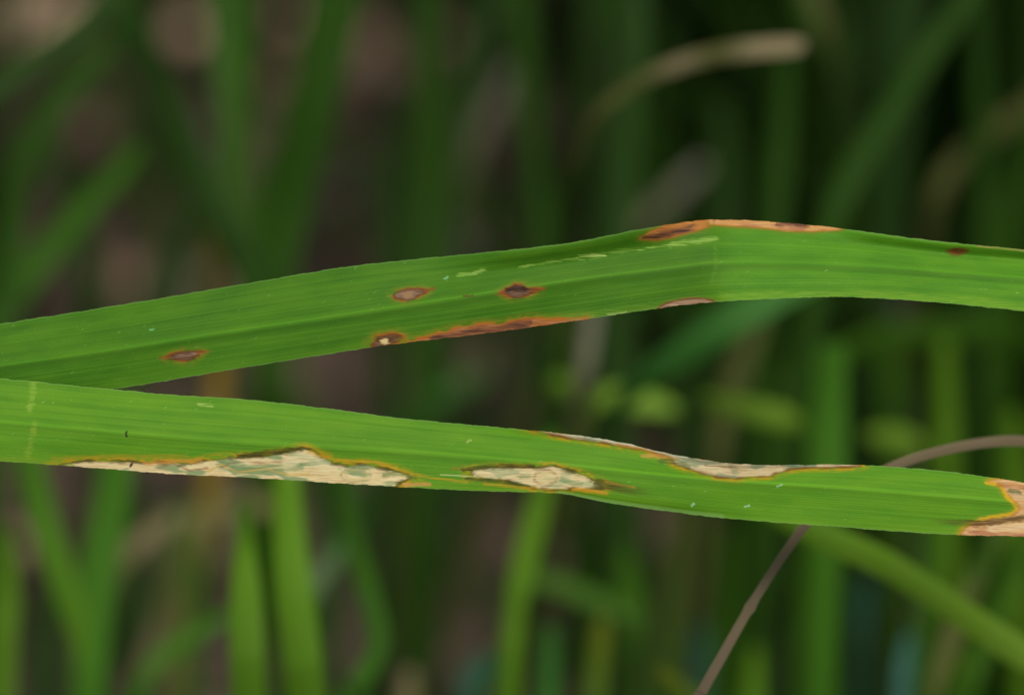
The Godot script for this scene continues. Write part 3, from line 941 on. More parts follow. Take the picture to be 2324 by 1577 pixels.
# ---------------------------------------------------------------- blades behind the leaves
# rows of x, y, distance, width (in picture units at that distance), base colours from tip to root
func blade_mesh(rows: Array, paint_keys: String, turn: float, rooted: bool, beyond: float, here: Vector3, fold := 0.22) -> ArrayMesh:
	var p := PackedVector3Array()
	var w := PackedFloat32Array()
	for r in rows:
		p.append(at(r[0], r[1], r[2]))
		w.append(r[3] / 788.5 * TAN * r[2] * 0.5)
	if beyond > 0.0:          # the tip lies outside the picture
		var t := (p[0] - p[1]).normalized()
		p.insert(0, p[0] + t * beyond * 0.5 + Vector3(0, -0.04, 0.02) * beyond)
		w.insert(0, w[0] * 0.75)
		p.insert(0, p[0] + t * beyond * 0.5 + Vector3(0, -0.3, 0.1) * beyond)
		w.insert(0, w[0] * 0.08)
	if rooted:
		var q := p[p.size() - 1]
		var t := (q - p[p.size() - 2]).normalized()
		if t.y > -0.35: t = (t + Vector3(0, -0.7, 0)).normalized()
		var foot := Vector3(q.x + clampf(t.x / -t.y, -0.6, 0.6) * q.y * 0.5, -0.012, q.z + clampf(t.z / -t.y, -0.5, 0.3) * q.y * 0.5)
		var c1 := q + t * q.y * 0.4
		var last := w[w.size() - 1]
		for k in range(1, 5):
			var s := k / 4.0
			p.append(q.bezier_interpolate(c1, foot + Vector3(0, q.y * 0.35, 0), foot, s))
			w.append(maxf(last * (1.0 - 0.4 * s), 0.0012))
	var c := PackedVector3Array()
	var half := PackedFloat32Array()
	var count := p.size()
	for i in count - 1:
		for k in 5:
			var t := k / 5.0
			c.append(catmull(p[maxi(i - 1, 0)], p[i], p[i + 1], p[mini(i + 2, count - 1)], t))
			half.append(lerpf(w[i], w[i + 1], t))
	c.append(p[count - 1])
	half.append(w[count - 1])
	var h := PackedVector3Array()
	var col := PackedColorArray()
	var colors := []
	for k: String in paint_keys: colors.append(PALETTE[k])
	var before := Vector3.ZERO
	var total := 0.0
	for i in mini(c.size() - 1, (count - (4 if rooted else 0) - 1) * 5): total += c[i].distance_to(c[i + 1])
	var run := 0.0
	for i in c.size():
		var t := (c[mini(i + 1, c.size() - 1)] - c[maxi(i - 1, 0)]).normalized()
		var view := (c[i] - eye).normalized()
		var across := t.cross(view).normalized()
		if (before == Vector3.ZERO and across.x < 0.0) or across.dot(before) < 0.0: across = -across
		before = across
		across = across.rotated(t, turn * (1.0 + 0.3 * sin(i * 0.35)))
		h.append(-across * half[i] / maxf(0.6, cos(turn)))
		if i > 0: run += c[i].distance_to(c[i - 1])
		var f := run / total * (colors.size() - 1)
		var k := clampi(int(f), 0, colors.size() - 2) if colors.size() > 1 else 0
		col.append(colors[0] if colors.size() == 1 else (colors[k] as Color).lerp(colors[k + 1], clampf(f - k, 0.0, 1.0)))
	for i in c.size(): c[i] -= here
	# keep the outward side towards the lens
	var mid := c.size() / 2
	var face := h[mid].normalized().cross((c[mid + 1] - c[mid]).normalized())
	if face.dot(eye - here - c[mid]) < 0.0:
		for i in h.size(): h[i] = -h[i]
	return ribbon(c, h, col, fold)


func blade(called: String, rows: Array, keys: String, label: String, category: String, group := "", look := "blade", turn := 0.35, beyond := -1.0) -> void:
	var off: bool = rows[0][1] < 0 or rows[0][0] < -20 or rows[0][0] > 2344
	var reach := beyond if beyond >= 0.0 else (0.12 if off else 0.0)
	var root := rows[rows.size() - 1] as Array
	var here := at(root[0], root[1], root[2])
	here.y = 0.0
	var mesh := blade_mesh(rows, keys, turn, true, reach, here)
	if called.ends_with("stalk"):
		var o := mesh_node(called, mesh, M[look])
		o.position = here
		tag(o, label, category, group)
	else:
		mesh_node("leaf_blade", mesh, M[look], thing(called, here, label, category, group))


func build_plants() -> void:
	var here := at(618, 900, 0.585)
	here.y = 0.0
	var o := thing("rice_plant", here, "rice plant with three blades fanning up out of one stem", "rice plant")
	mesh_node("leaf_blade", blade_mesh([[205, -90, 0.60, 70], [265, 0, 0.60, 78], [330, 130, 0.59, 78], [400, 290, 0.585, 76], [480, 460, 0.58, 78], [560, 610, 0.58, 76], [606, 760, 0.585, 66], [616, 900, 0.585, 50]], "dd", 0.55, false, 0.1, here), M.blade, o)
	mesh_node("leaf_blade", blade_mesh([[514, -110, 0.60, 100], [520, 0, 0.595, 104], [530, 240, 0.59, 82], [542, 450, 0.585, 76], [574, 610, 0.58, 72], [606, 760, 0.583, 60], [616, 900, 0.585, 50]], "ge", -0.3, false, 0.1, here), M.blade, o)
	mesh_node("leaf_blade", blade_mesh([[795, -120, 0.57, 110], [762, 0, 0.572, 116], [708, 240, 0.575, 112], [656, 450, 0.58, 114], [624, 610, 0.582, 100], [618, 760, 0.584, 80], [618, 900, 0.585, 56]], "ee", 0.3, false, 0.1, here), M.blade, o)
	var c := PackedVector3Array()
	var r := PackedFloat32Array()
	var col := PackedColorArray()
	var top := at(616, 740, 0.586) - here
	for k in 8:
		var s := k / 7.0
		c.append(Vector3(top.x * (1.0 - s), lerpf(top.y, -0.012, s), top.z * (1.0 - s)))
		r.append(lerpf(0.0024, 0.0040, s))
		col.append(PALETTE.g)
	mesh_node("culm", stem(c, r, col, 10), M.blade, o)


func build_blades() -> void:
	var G := "blurred grass blades behind the leaves"
	# top corner beside the spreading plant
	blade("grass_plant", [[262, -22, 0.56, 40], [190, 55, 0.56, 48], [110, 115, 0.56, 50], [40, 172, 0.56, 50], [-60, 240, 0.56, 46], [-190, 420, 0.56, 40]], "d", "dark slanting blade from the steep dark blade to the picture edge, upper of two", "grass", G)
	blade("grass_plant", [[285, 50, 0.60, 40], [215, 130, 0.60, 60], [140, 215, 0.60, 64], [72, 330, 0.60, 66], [20, 480, 0.60, 60], [-20, 660, 0.60, 50]], "e", "broad slanting green blade, lower of the two that cross under the pale clod", "grass", G)
	blade("grass_plant", [[45, 430, 0.55, 20], [26, 560, 0.55, 60], [14, 690, 0.55, 62], [0, 850, 0.55, 50]], "e", "short broad blade at the picture edge just above the upper leaf", "grass", G)
	blade("grass_plant", [[315, 330, 0.60, 22], [250, 410, 0.60, 48], [160, 510, 0.60, 58], [76, 610, 0.60, 60], [10, 700, 0.60, 54], [-60, 800, 0.60, 44]], "m", "lighter green blade slanting down to the start of the upper leaf", "grass", G)
	blade("grass_plant", [[105, 290, 0.66, 24], [150, 420, 0.66, 50], [185, 560, 0.66, 56], [205, 720, 0.66, 54], [215, 880, 0.66, 46]], "d", "dim upright blade crossed by the lighter slanting one", "grass", G)
	blade("grass_plant", [[505, 420, 0.63, 24], [440, 510, 0.63, 46], [375, 600, 0.63, 50], [330, 690, 0.63, 48], [300, 820, 0.63, 40]], "d", "dark narrow blade slanting down from the foot of the steep dark blade", "grass", G)
	blade("grass_plant", [[468, 530, 0.60, 16], [488, 610, 0.60, 36], [500, 740, 0.60, 40], [494, 890, 0.60, 40], [474, 1110, 0.60, 46], [452, 1320, 0.60, 40]], "yyyg", "yellowing blade glimpsed above, between and below the two leaves", "grass", G)
	# middle top
	blade("grass_plant", [[975, -100, 0.62, 52], [972, 0, 0.62, 58], [968, 200, 0.62, 60], [965, 400, 0.62, 62], [957, 600, 0.62, 60], [950, 830, 0.62, 50]], "e", "tall upright blade passing straight down behind the middle of the upper leaf", "grass", G)
	blade("grass_plant", [[906, 190, 0.64, 14], [901, 300, 0.64, 50], [896, 450, 0.64, 62], [890, 600, 0.64, 60], [880, 830, 0.64, 50]], "d", "shorter upright blade just beside the tall upright one", "grass", G)
	blade("grass_plant", [[1140, -80, 0.66, 60], [1088, 80, 0.66, 64], [1046, 230, 0.66, 64], [1020, 400, 0.66, 60], [1010, 600, 0.66, 56], [1000, 830, 0.66, 46]], "d", "dark leaning blade beside the tall upright one", "grass", G)
	blade("grass_plant", [[1170, -100, 0.63, 44], [1182, 0, 0.63, 48], [1193, 200, 0.63, 50], [1216, 400, 0.63, 50], [1242, 600, 0.63, 46], [1264, 780, 0.63, 40]], "e", "slim upright blade leaning away from the dark leaning one", "grass", G)
	blade("grass_stalk", [[1168, 150, 0.76, 26], [1112, 260, 0.76, 38], [1060, 360, 0.76, 38], [1032, 490, 0.76, 34]], "so", "faint pale olive stalk between the dark leaning blade and the slim one", "grass stalk", "", "dry")
	blade("grass_plant", [[1345, -80, 0.66, 36], [1346, 60, 0.66, 40], [1350, 200, 0.66, 42], [1362, 420, 0.66, 40]], "d", "narrow dark upright blade next to the slim one", "grass", G)
	blade("grass_plant", [[1450, -80, 0.60, 54], [1436, 60, 0.60, 64], [1424, 250, 0.60, 66], [1412, 450, 0.60, 62], [1402, 660, 0.60, 54]], "d", "broad dark upright blade crossed by the dry curved leaf", "grass", G)
	blade("dry_grass_plant", [[1826, 104, 0.50, 20], [1800, 104, 0.50, 36], [1700, 112, 0.50, 38], [1600, 128, 0.505, 34], [1500, 160, 0.51, 30], [1420, 204, 0.515, 28], [1350, 268, 0.52, 26], [1300, 370, 0.53, 24], [1268, 490, 0.54, 24], [1255, 640, 0.55, 24]], "ttotooooeeed", "dry tan leaf end curving out over the dark grass", "leaf", "", "dry", 0.25)
	blade("grass_stalk", [[1600, 370, 0.70, 26], [1530, 440, 0.70, 40], [1460, 505, 0.70, 40], [1400, 590, 0.70, 34]], "so", "faint greyish stalk slanting down to the upper leaf before its crease", "grass stalk", "", "dry")
	blade("grass_plant", [[1640, 220, 0.66, 20], [1638, 330, 0.66, 60], [1642, 460, 0.66, 66], [1652, 620, 0.66, 56]], "d", "dim dark blade rising right above the crease of the upper leaf", "grass", G)
	# top, towards the other corner
	blade("grass_plant", [[2210, -40, 0.57, 44], [2150, 60, 0.57, 50], [2080, 170, 0.57, 52], [2010, 270, 0.57, 52], [1950, 370, 0.57, 54], [1900, 470, 0.57, 54], [1866, 570, 0.57, 52], [1840, 720, 0.57, 44]], "e", "long green blade leaning from the top edge to the peach strip", "grass", G)
	blade("grass_plant", [[1788, 90, 0.60, 14], [1780, 220, 0.60, 44], [1772, 340, 0.60, 50], [1760, 490, 0.60, 50], [1748, 660, 0.60, 44]], "e", "upright green blade below the end of the dry tan leaf", "grass", G)
	blade("grass_plant", [[1800, -60, 0.60, 32], [1822, 20, 0.60, 34], [1850, 90, 0.60, 34], [1880, 210, 0.61, 30], [1900, 360, 0.62, 26]], "e", "thin green blade coming down from the top edge past the dry leaf's end", "grass", G)
	blade("grass_plant", [[1835, -70, 0.66, 38], [1850, 20, 0.66, 42], [1872, 110, 0.66, 40], [1892, 240, 0.67, 34]], "to", "faded tan blade beside the thin green one at the top edge", "grass", G, "dry")
	blade("grass_plant", [[2222, -100, 0.60, 40], [2222, 0, 0.60, 44], [2227, 200, 0.60, 44], [2231, 420, 0.60, 42], [2237, 640, 0.60, 38]], "e", "straight upright blade near the far top corner", "grass", G)
	blade("grass_plant", [[2425, 185, 0.61, 40], [2324, 250, 0.61, 44], [2250, 300, 0.61, 46], [2180, 358, 0.61, 44], [2128, 450, 0.61, 40], [2100, 600, 0.62, 32]], "oo", "olive drying blade slanting in from the picture edge above the rust fleck", "grass", G, "dry")
	blade("grass_plant", [[1918, 400, 0.66, 18], [1965, 408, 0.66, 34], [2008, 452, 0.66, 36], [2032, 530, 0.66, 34], [2040, 660, 0.66, 30]], "us", "small greyish green arching blade close above the upper leaf", "grass", G)
	blade("grass_plant", [[2066, -80, 0.64, 74], [2052, 100, 0.64, 84], [2036, 300, 0.64, 84], [2012, 520, 0.64, 78], [1996, 720, 0.64, 66]], "d", "broad very dark blade behind the long leaning green one", "grass", G)
	blade("grass_plant", [[1992, -80, 0.68, 60], [1962, 100, 0.68, 70], [1932, 250, 0.68, 70], [1905, 420, 0.68, 64], [1880, 640, 0.68, 54]], "d", "dark blade leaning the same way as the broad very dark one beside it", "grass", G)
	blade("grass_plant", [[2345, 320, 0.63, 50], [2304, 450, 0.63, 58], [2290, 600, 0.63, 58], [2284, 780, 0.63, 50]], "g", "dim green blade at the picture edge over the upper leaf's far end", "grass", G)
	blade("grass_plant", [[2136, 440, 0.68, 20], [2150, 540, 0.68, 50], [2166, 660, 0.68, 54], [2172, 800, 0.68, 48]], "d", "dim blade rising behind the rust fleck", "grass", G)
	# between the leaves
	blade("grass_plant", [[1110, 842, 0.66, 16], [1050, 868, 0.66, 36], [985, 900, 0.66, 40], [925, 945, 0.66, 40], [880, 1030, 0.66, 34]], "u", "dim bluish blade lying low in the gap between the leaves", "grass", G)
	blade("grass_stalk", [[1352, 660, 0.55, 30], [1340, 760, 0.55, 34], [1322, 860, 0.55, 34], [1300, 980, 0.56, 30]], "so", "greyish olive stalk in the gap under the upper leaf's lower margin scorch", "grass stalk", "", "dry")
	blade("grass_plant", [[1425, 690, 0.62, 40], [1424, 790, 0.62, 48], [1418, 890, 0.62, 44], [1408, 1010, 0.62, 40]], "d", "dark upright blade in the gap beside the greyish stalk", "grass", G)
	blade("grass_plant", [[1880, 610, 0.515, 50], [1775, 665, 0.515, 74], [1665, 725, 0.515, 78], [1565, 788, 0.52, 70], [1465, 856, 0.53, 56], [1400, 930, 0.545, 40], [1360, 1040, 0.57, 28], [1345, 1200, 0.60, 20]], "uuued", "broad bluish green blade slanting down from under the upper leaf's crease", "grass", G)
	blade("weed_plant", [[1540, 930, 0.555, 10], [1500, 920, 0.555, 44], [1440, 906, 0.555, 56], [1386, 900, 0.555, 48], [1352, 916, 0.556, 26], [1332, 970, 0.56, 10], [1322, 1080, 0.565, 8]], "lle", "bright short leaf lying flat at the end of the broad bluish blade", "weed", "weed leaves among the grass")
	blade("weed_plant", [[1250, 862, 0.565, 12], [1272, 868, 0.565, 46], [1298, 884, 0.565, 44], [1312, 920, 0.566, 14], [1318, 980, 0.57, 8], [1322, 1080, 0.575, 8]], "lle", "tiny round bright leaf below the greyish stalk", "weed", "weed leaves among the grass")
	blade("weed_plant", [[1596, 900, 0.54, 14], [1636, 914, 0.54, 48], [1720, 934, 0.54, 56], [1790, 952, 0.54, 46], [1826, 972, 0.541, 20], [1842, 1010, 0.543, 9], [1850, 1090, 0.546, 8]], "lle", "bright oblong leaf lying level above the silvery dead strip", "weed", "weed leaves among the grass")
	blade("weed_plant", [[1966, 986, 0.565, 14], [2004, 992, 0.565, 54], [2056, 1002, 0.565, 58], [2092, 1018, 0.566, 24], [2106, 1060, 0.568, 9], [2114, 1130, 0.57, 8]], "lle", "rounded bright leaf just before the arching brown stalk", "weed", "weed leaves among the grass")
	blade("grass_plant", [[1893, 780, 0.53, 60], [1886, 870, 0.53, 76], [1881, 960, 0.53, 82], [1878, 1080, 0.53, 84], [1874, 1240, 0.53, 70]], "m", "wide upright green blade standing between the oblong leaf and the rounded leaf", "grass", G)
	blade("grass_plant", [[1748, 640, 0.62, 40], [1748, 740, 0.62, 46], [1746, 850, 0.62, 44], [1738, 980, 0.62, 38]], "g", "slim upright blade above the oblong bright leaf", "grass", G)
	blade("grass_plant", [[1735, 690, 0.60, 30], [1708, 760, 0.60, 46], [1672, 850, 0.60, 48], [1640, 960, 0.60, 42], [1620, 1100, 0.60, 34]], "o", "olive blade leaning behind the oblong bright leaf", "grass", G)
	blade("grass_plant", [[1850, 830, 0.60, 20], [1930, 790, 0.60, 50], [2050, 758, 0.60, 58], [2190, 748, 0.60, 58], [2330, 762, 0.60, 54], [2420, 850, 0.60, 44], [2450, 1000, 0.60, 34]], "g", "long level green blade arching across under the upper leaf's far end", "grass", G)
	blade("grass_plant", [[2146, 770, 0.58, 36], [2146, 866, 0.58, 52], [2148, 970, 0.58, 54], [2152, 1090, 0.58, 48]], "b", "upright light green blade over the arch of the brown stalk", "grass", G)
	blade("grass_plant", [[2022, 760, 0.63, 50], [2026, 840, 0.63, 60], [2030, 940, 0.63, 60], [2034, 1080, 0.63, 50]], "g", "dim green blade behind the rounded bright leaf", "grass", G)
	blade("grass_plant", [[2296, 930, 0.58, 36], [2304, 1030, 0.58, 60], [2310, 1110, 0.58, 60], [2316, 1240, 0.58, 50]], "b", "light green blade behind the far end of the arching brown stalk", "grass", G)
	blade("grass_plant", [[1545, 700, 0.64, 40], [1556, 830, 0.64, 52], [1562, 960, 0.64, 50], [1566, 1080, 0.64, 44]], "d", "dark upright blade behind the broad bluish one", "grass", G)
	blade("grass_plant", [[2250, 800, 0.64, 36], [2242, 900, 0.64, 46], [2236, 1000, 0.64, 46], [2230, 1120, 0.64, 40]], "g", "dim upright blade between the light green ones at the picture edge", "grass", G)
	# brown stalk
	blade("dry_stalk", [[2620, 1075, 0.402, 24], [2460, 1020, 0.402, 25], [2324, 1001, 0.402, 25], [2240, 1004, 0.401, 24], [2150, 1020, 0.400, 23], [2060, 1046, 0.399, 23], [1960, 1090, 0.398, 20], [1880, 1142, 0.397, 23], [1825, 1196, 0.396, 22], [1760, 1288, 0.3955, 20], [1716, 1356, 0.395, 21], [1702, 1380, 0.395, 27], [1692, 1396, 0.395, 21], [1640, 1488, 0.395, 23], [1590, 1577, 0.395, 24], [1530, 1700, 0.396, 22]], "kkkkknnnk", "thin brown dry stalk arching behind the lower leaf", "dry stalk", "", "dry", 0.1)
	# lower corner by the start of the lower leaf
	blade("grass_plant", [[40, 940, 0.53, 44], [66, 1050, 0.53, 64], [92, 1160, 0.53, 66], [126, 1270, 0.53, 66], [160, 1370, 0.53, 62], [190, 1480, 0.53, 50], [210, 1640, 0.53, 40]], "mb", "bright blade leaning inward below the start of the lower leaf", "grass", G)
	blade("grass_plant", [[282, 900, 0.53, 56], [262, 1060, 0.53, 80], [242, 1190, 0.53, 82], [218, 1330, 0.53, 84], [204, 1470, 0.53, 86], [198, 1640, 0.53, 76]], "m", "broad bright blade standing below the long tan patch's thin end", "grass", G)
	blade("grass_plant", [[400, 1165, 0.58, 24], [360, 1196, 0.58, 40], [310, 1236, 0.58, 44], [262, 1286, 0.58, 42], [232, 1380, 0.58, 34]], "to", "dull tan blade curving across beside the broad bright one", "grass", G, "dry")
	blade("grass_plant", [[406, 1130, 0.58, 30], [402, 1220, 0.58, 50], [400, 1330, 0.58, 56], [398, 1450, 0.58, 58], [394, 1640, 0.58, 50]], "goo", "olive green upright blade standing under the tan zigzag patch", "grass", G)
	blade("grass_plant", [[548, 1140, 0.50, 30], [552, 1240, 0.48, 48], [556, 1330, 0.475, 66], [560, 1450, 0.47, 76], [566, 1640, 0.47, 80]], "gbb", "bright yellow green blade with a pointed top, first of the bright pair", "grass", G)
	blade("grass_plant", [[648, 960, 0.49, 50], [650, 1100, 0.485, 62], [656, 1210, 0.48, 70], [668, 1350, 0.475, 84], [684, 1480, 0.47, 90], [700, 1640, 0.47, 92]], "bb", "bright yellow green blade rising behind the lower leaf, second of the bright pair", "grass", G)
	blade("grass_plant", [[800, 1200, 0.55, 16], [762, 1258, 0.55, 36], [722, 1312, 0.55, 40], [692, 1365, 0.55, 38], [680, 1480, 0.55, 30]], "us", "greyish green narrow blade leaning onto the bright pair", "grass", G)
	blade("grass_plant", [[776, 1060, 0.50, 36], [796, 1190, 0.50, 44], [822, 1290, 0.50, 46], [848, 1390, 0.50, 50], [858, 1450, 0.50, 52], [846, 1500, 0.50, 50], [808, 1556, 0.50, 48], [760, 1640, 0.50, 44]], "em", "thin green blade sharply kinked to one side beside the bright pair", "grass", G, "blade", 0.2)
	blade("grass_plant", [[545, 1385, 0.54, 12], [470, 1422, 0.54, 34], [410, 1458, 0.54, 42], [350, 1508, 0.54, 40], [300, 1600, 0.54, 30]], "m", "short light blade slanting low in front of the olive upright one", "grass", G)
	blade("grass_plant", [[690, 1142, 0.60, 26], [600, 1146, 0.60, 46], [520, 1150, 0.60, 50], [440, 1176, 0.60, 46], [410, 1260, 0.60, 34]], "ot", "dull olive tan blade lying level just under the tan zigzag patch", "grass", G, "dry")
	blade("grass_plant", [[600, 800, 0.63, 50], [598, 950, 0.63, 70], [590, 1110, 0.63, 70], [580, 1290, 0.63, 60]], "g", "dim green blade rising between the bright pair", "grass", G)
	blade("grass_plant", [[760, 980, 0.64, 60], [756, 1100, 0.64, 70], [750, 1230, 0.64, 64], [744, 1400, 0.64, 54]], "d", "dark blade behind the kinked one", "grass", G)
	blade("grass_plant", [[12, 1200, 0.55, 30], [16, 1290, 0.55, 50], [14, 1380, 0.55, 54], [6, 1500, 0.55, 50]], "b", "light blade at the picture edge below the pinkish clod", "grass", G)
	blade("grass_plant", [[110, 1330, 0.60, 30], [104, 1430, 0.60, 60], [96, 1540, 0.60, 66], [90, 1660, 0.60, 56]], "d", "dark low blade at the bottom between the leaning bright ones", "grass", G)
	blade("grass_plant", [[310, 1120, 0.64, 40], [322, 1240, 0.64, 56], [326, 1380, 0.64, 56], [324, 1560, 0.64, 48]], "d", "dim dark blade beside the broad bright blade", "grass", G)
	# below the middle of the lower leaf
	blade("grass_plant", [[1252, 980, 0.52, 40], [1228, 1120, 0.52, 54], [1206, 1210, 0.52, 56], [1186, 1296, 0.52, 54], [1172, 1360, 0.52, 46], [1166, 1430, 0.52, 44], [1158, 1560, 0.52, 38]], "gbbb", "green blade standing under the eye of the tan diamond patch", "grass", G)
	blade("grass_plant", [[1470, 1400, 0.56, 22], [1400, 1378, 0.56, 44], [1320, 1348, 0.56, 46], [1240, 1318, 0.56, 44], [1180, 1330, 0.56, 34], [1150, 1440, 0.56, 28]], "g", "dim blade branching off low and sideways from the green one", "grass", G)
	blade("weed_plant", [[1418, 1240, 0.56, 16], [1422, 1290, 0.56, 50], [1432, 1350, 0.56, 66], [1442, 1410, 0.56, 50], [1446, 1520, 0.56, 20]], "g", "soft green pointed leaf at the end of the sideways blade", "weed", "weed leaves among the grass")
	blade("grass_plant", [[1248, 1420, 0.54, 22], [1246, 1490, 0.54, 42], [1243, 1577, 0.54, 44], [1240, 1680, 0.54, 42]], "u", "bluish upright blade standing at the bottom edge", "grass", G)
	blade("grass_plant", [[1368, 1400, 0.54, 24], [1364, 1450, 0.54, 46], [1354, 1540, 0.54, 48], [1344, 1660, 0.54, 44]], "qg", "yellowish green blade beside the bluish upright one", "grass", G)
	blade("grass_plant", [[1490, 1520, 0.50, 20], [1530, 1550, 0.50, 38], [1580, 1600, 0.50, 42], [1640, 1720, 0.50, 40]], "qg", "yellow topped blade at the bottom edge by the brown stalk's foot", "grass", G)
	blade("weed_plant", [[1110, 1490, 0.56, 40], [1090, 1520, 0.56, 64], [1066, 1560, 0.56, 60], [1050, 1640, 0.56, 30]], "v", "dim blue green leaf at the bottom edge under the middle", "weed", "blue green waxy leaves", "waxy")
	blade("grass_plant", [[930, 1520, 0.58, 22], [926, 1570, 0.58, 40], [920, 1680, 0.58, 40]], "to", "faded tan blade end low by the kinked blade", "grass", G, "dry")
	# lower corner under the far end of the lower leaf
	blade("grass_plant", [[1700, 1120, 0.455, 40], [1760, 1156, 0.455, 60], [1845, 1206, 0.455, 62], [1940, 1246, 0.455, 64], [2036, 1294, 0.455, 66], [2160, 1376, 0.455, 68], [2324, 1486, 0.455, 68], [2450, 1580, 0.455, 62]], "bl", "long bright blade slanting down behind the brown stalk to the corner", "grass", G, "blade", 0.3)
	blade("grass_plant", [[2290, 1130, 0.51, 40], [2254, 1234, 0.51, 46], [2204, 1336, 0.51, 46], [2166, 1432, 0.51, 46], [2130, 1536, 0.51, 44], [2096, 1660, 0.51, 40]], "oeooe", "olive tan blade crossing behind the long bright one", "grass", G, "dry")
	blade("weed_plant", [[2068, 1440, 0.545, 26], [2064, 1490, 0.545, 50], [2058, 1540, 0.545, 52], [2052, 1620, 0.545, 48], [2050, 1700, 0.53, 30]], "w", "pale blue green leaf shining at the bottom edge under the long bright blade", "weed", "blue green waxy leaves", "waxy")
	blade("weed_plant", [[1592, 1420, 0.60, 30], [1590, 1465, 0.60, 50], [1590, 1520, 0.60, 46], [1592, 1620, 0.60, 24]], "v", "dim blue green leaf beside the brown stalk", "weed", "blue green waxy leaves", "waxy")
	blade("weed_plant", [[1966, 1310, 0.62, 30], [1962, 1350, 0.62, 50], [1958, 1400, 0.62, 44], [1956, 1500, 0.62, 20]], "v", "dim blue green leaf under the middle of the long bright blade", "weed", "blue green waxy leaves", "waxy")
	blade("grass_plant", [[1836, 1210, 0.58, 34], [1833, 1300, 0.58, 46], [1830, 1400, 0.58, 48], [1826, 1560, 0.58, 44]], "g", "upright green blade just past the brown stalk", "grass", G)
	blade("grass_plant", [[1716, 1470, 0.55, 18], [1712, 1530, 0.55, 40], [1708, 1600, 0.55, 44], [1704, 1720, 0.55, 40]], "b", "small upright blade at the bottom edge between the stalk and the pale blue leaf", "grass", G)
	blade("grass_plant", [[1652, 1190, 0.61, 34], [1648, 1300, 0.61, 54], [1640, 1420, 0.61, 56], [1632, 1580, 0.61, 50]], "g", "green blade standing along the brown stalk's lower half", "grass", G)
	blade("grass_plant", [[1546, 1150, 0.60, 36], [1538, 1230, 0.60, 48], [1528, 1340, 0.60, 50], [1516, 1460, 0.60, 48], [1508, 1600, 0.60, 44]], "og", "olive upright blade under the dark tail of the tan diamond patch", "grass", G)
	blade("grass_plant", [[2118, 1170, 0.54, 40], [2114, 1240, 0.54, 48], [2108, 1320, 0.54, 46], [2100, 1460, 0.54, 42]], "g", "upright blade dropping from the lower leaf onto the long bright blade", "grass", G)
	blade("grass_plant", [[2340, 1230, 0.54, 40], [2290, 1330, 0.54, 46], [2262, 1400, 0.54, 46], [2220, 1500, 0.54, 46], [2180, 1600, 0.54, 42]], "g", "green blade slanting at the picture edge beyond the olive tan one", "grass", G)
	blade("grass_plant", [[1440, 1120, 0.64, 50], [1436, 1220, 0.64, 64], [1430, 1340, 0.64, 60], [1424, 1500, 0.64, 50]], "d", "dark blade behind the soft pointed leaf", "grass", G)
	blade("grass_plant", [[1760, 1250, 0.64, 40], [1752, 1380, 0.64, 60], [1744, 1500, 0.64, 60], [1740, 1640, 0.64, 50]], "d", "dark blade in the shade between the stalk and the upright green one", "grass", G)


# ---------------------------------------------------------------- the mass of grass beyond
func tuft_mesh() -> ArrayMesh:
	var c := PackedVector3Array()
	var h := PackedVector3Array()
	var col := PackedColorArray()
	for k in 11:
		var s := k / 10.0
		c.append(Vector3(0.0, s - 0.18 * s * s * s, 0.42 * s * s))
		h.append(Vector3(0.01 * minf(1.0, 0.55 + 2.0 * s) * (1.0 - pow(s, 3.0)) + 0.0001, 0, 0))
		col.append(Color.WHITE)
	return ribbon(c, h, col, 0.2, 0.0006)


func scatter(called: String, label: String, places: Array, palette: Array) -> void:
	var mm := MultiMesh.new()
	mm.transform_format = MultiMesh.TRANSFORM_3D
	mm.use_colors = true
	mm.mesh = tuft_mesh()
	mm.instance_count = places.size()
	for i in places.size():
		mm.set_instance_transform(i, places[i])
		mm.set_instance_color(i, palette[rng.randi() % palette.size()])
	var o := MultiMeshInstance3D.new()
	o.name = called
	o.multimesh = mm
	o.material_override = M.blade
	add_child(o)
	tag(o, label, "", "", "stuff")


func blade_place(p: Vector3, tall: float, wide: float, turn: float, lean: float) -> Transform3D:
	var b := Basis(Vector3.UP, turn) * Basis(Vector3.RIGHT, lean) * Basis.from_scale(Vector3(wide * 50.0, tall, tall))
	return Transform3D(b, p)


# whether a blade so placed shows in the picture nearer than a distance
func shows(t: Transform3D, margin: float, nearer: float) -> bool:
	for k in 31:
		var s := k / 30.0
		var q := seen_at(t * Vector3(0.0, s - 0.18 * s * s * s, 0.42 * s * s))
		if q.z > -0.1 and q.z < 0.36: return true      # keep the air round the lens clear
		if q.z > 0.02 and q.z < nearer and q.x > -margin and q.x < 2324 + margin and q.y > -margin and q.y < 1577 + margin:
			return true
	return false


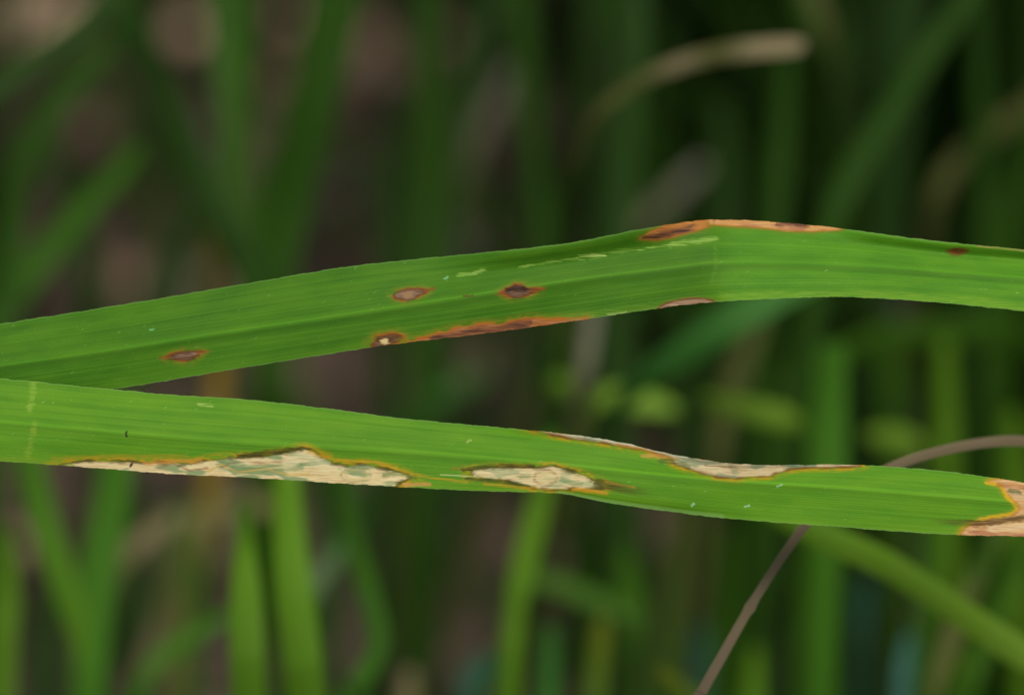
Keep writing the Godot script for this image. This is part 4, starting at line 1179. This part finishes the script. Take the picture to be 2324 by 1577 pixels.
func build_undergrowth() -> void:
	# thick grass on one side, thinning out over bare soil on the other
	var low := []
	while low.size() < 3600:
		var z := rng.randf_range(-1.5, -0.22)
		var x := rng.randf_range(-0.35, 0.8)
		if rng.randf() > maxf(0.12, smoothstep(-0.06, 0.16, x - 0.1 * (z + 0.6))): continue
		low.append(blade_place(Vector3(x, -0.012, z), rng.randf_range(0.10, 0.36), rng.randf_range(0.0025, 0.007), rng.randf_range(0, TAU), rng.randf_range(0.0, 0.25) if rng.randf() < 0.6 else rng.randf_range(0.3, 1.0)))
	scatter("grass", "thick low grass in the shade behind the blades", low, [PALETTE.g, PALETTE.m, PALETTE.d, PALETTE.e, PALETTE.d])
	# dead straw and leaf scraps on the soil
	var scraps := []
	for k in 900:
		var p := Vector3(rng.randf_range(-0.5, 0.5), 0.0, rng.randf_range(-1.3, -0.25))
		var b := Basis(Vector3.UP, rng.randf_range(0, TAU)) * Basis(Vector3.RIGHT, rng.randf_range(1.2, 1.55)) * Basis.from_scale(Vector3(rng.randf_range(0.15, 0.45), rng.randf_range(0.02, 0.08), 0.03))
		scraps.append(Transform3D(b, p))
	scatter("leaf_litter", "dry straw and leaf scraps strewn on the soil", scraps, [PALETTE.t, PALETTE.s, PALETTE.k, PALETTE.k, PALETTE.o])
	# taller rice added round about to shade the bed, mostly out of view
	var tall := []
	var tries := 0
	while tall.size() < 9000 and tries < 110000:
		tries += 1
		var z := rng.randf_range(-2.0, 1.0)
		var x := rng.randf_range(-1.2, 1.2)
		if z > 0.0 and absf(x) < 0.22: continue
		var grassy := smoothstep(-0.02, 0.12, x - 0.1 * (z + 0.6))
		var t := blade_place(Vector3(x, -0.012, z), rng.randf_range(0.5, 0.95), rng.randf_range(0.006, 0.011), rng.randf_range(0, TAU), rng.randf_range(0.0, 0.3))
		if shows(t, 120.0, 0.72 if rng.randf() < 0.35 * grassy else 2.4): continue
		if (t * Vector3(0, 0.8, 0.42)).z > -0.12 and absf(x) < 0.22: continue
		tall.append(t)
	scatter("added_rice", "tall rice added around the bed to shade it", tall, [PALETTE.e, PALETTE.d, PALETTE.e])
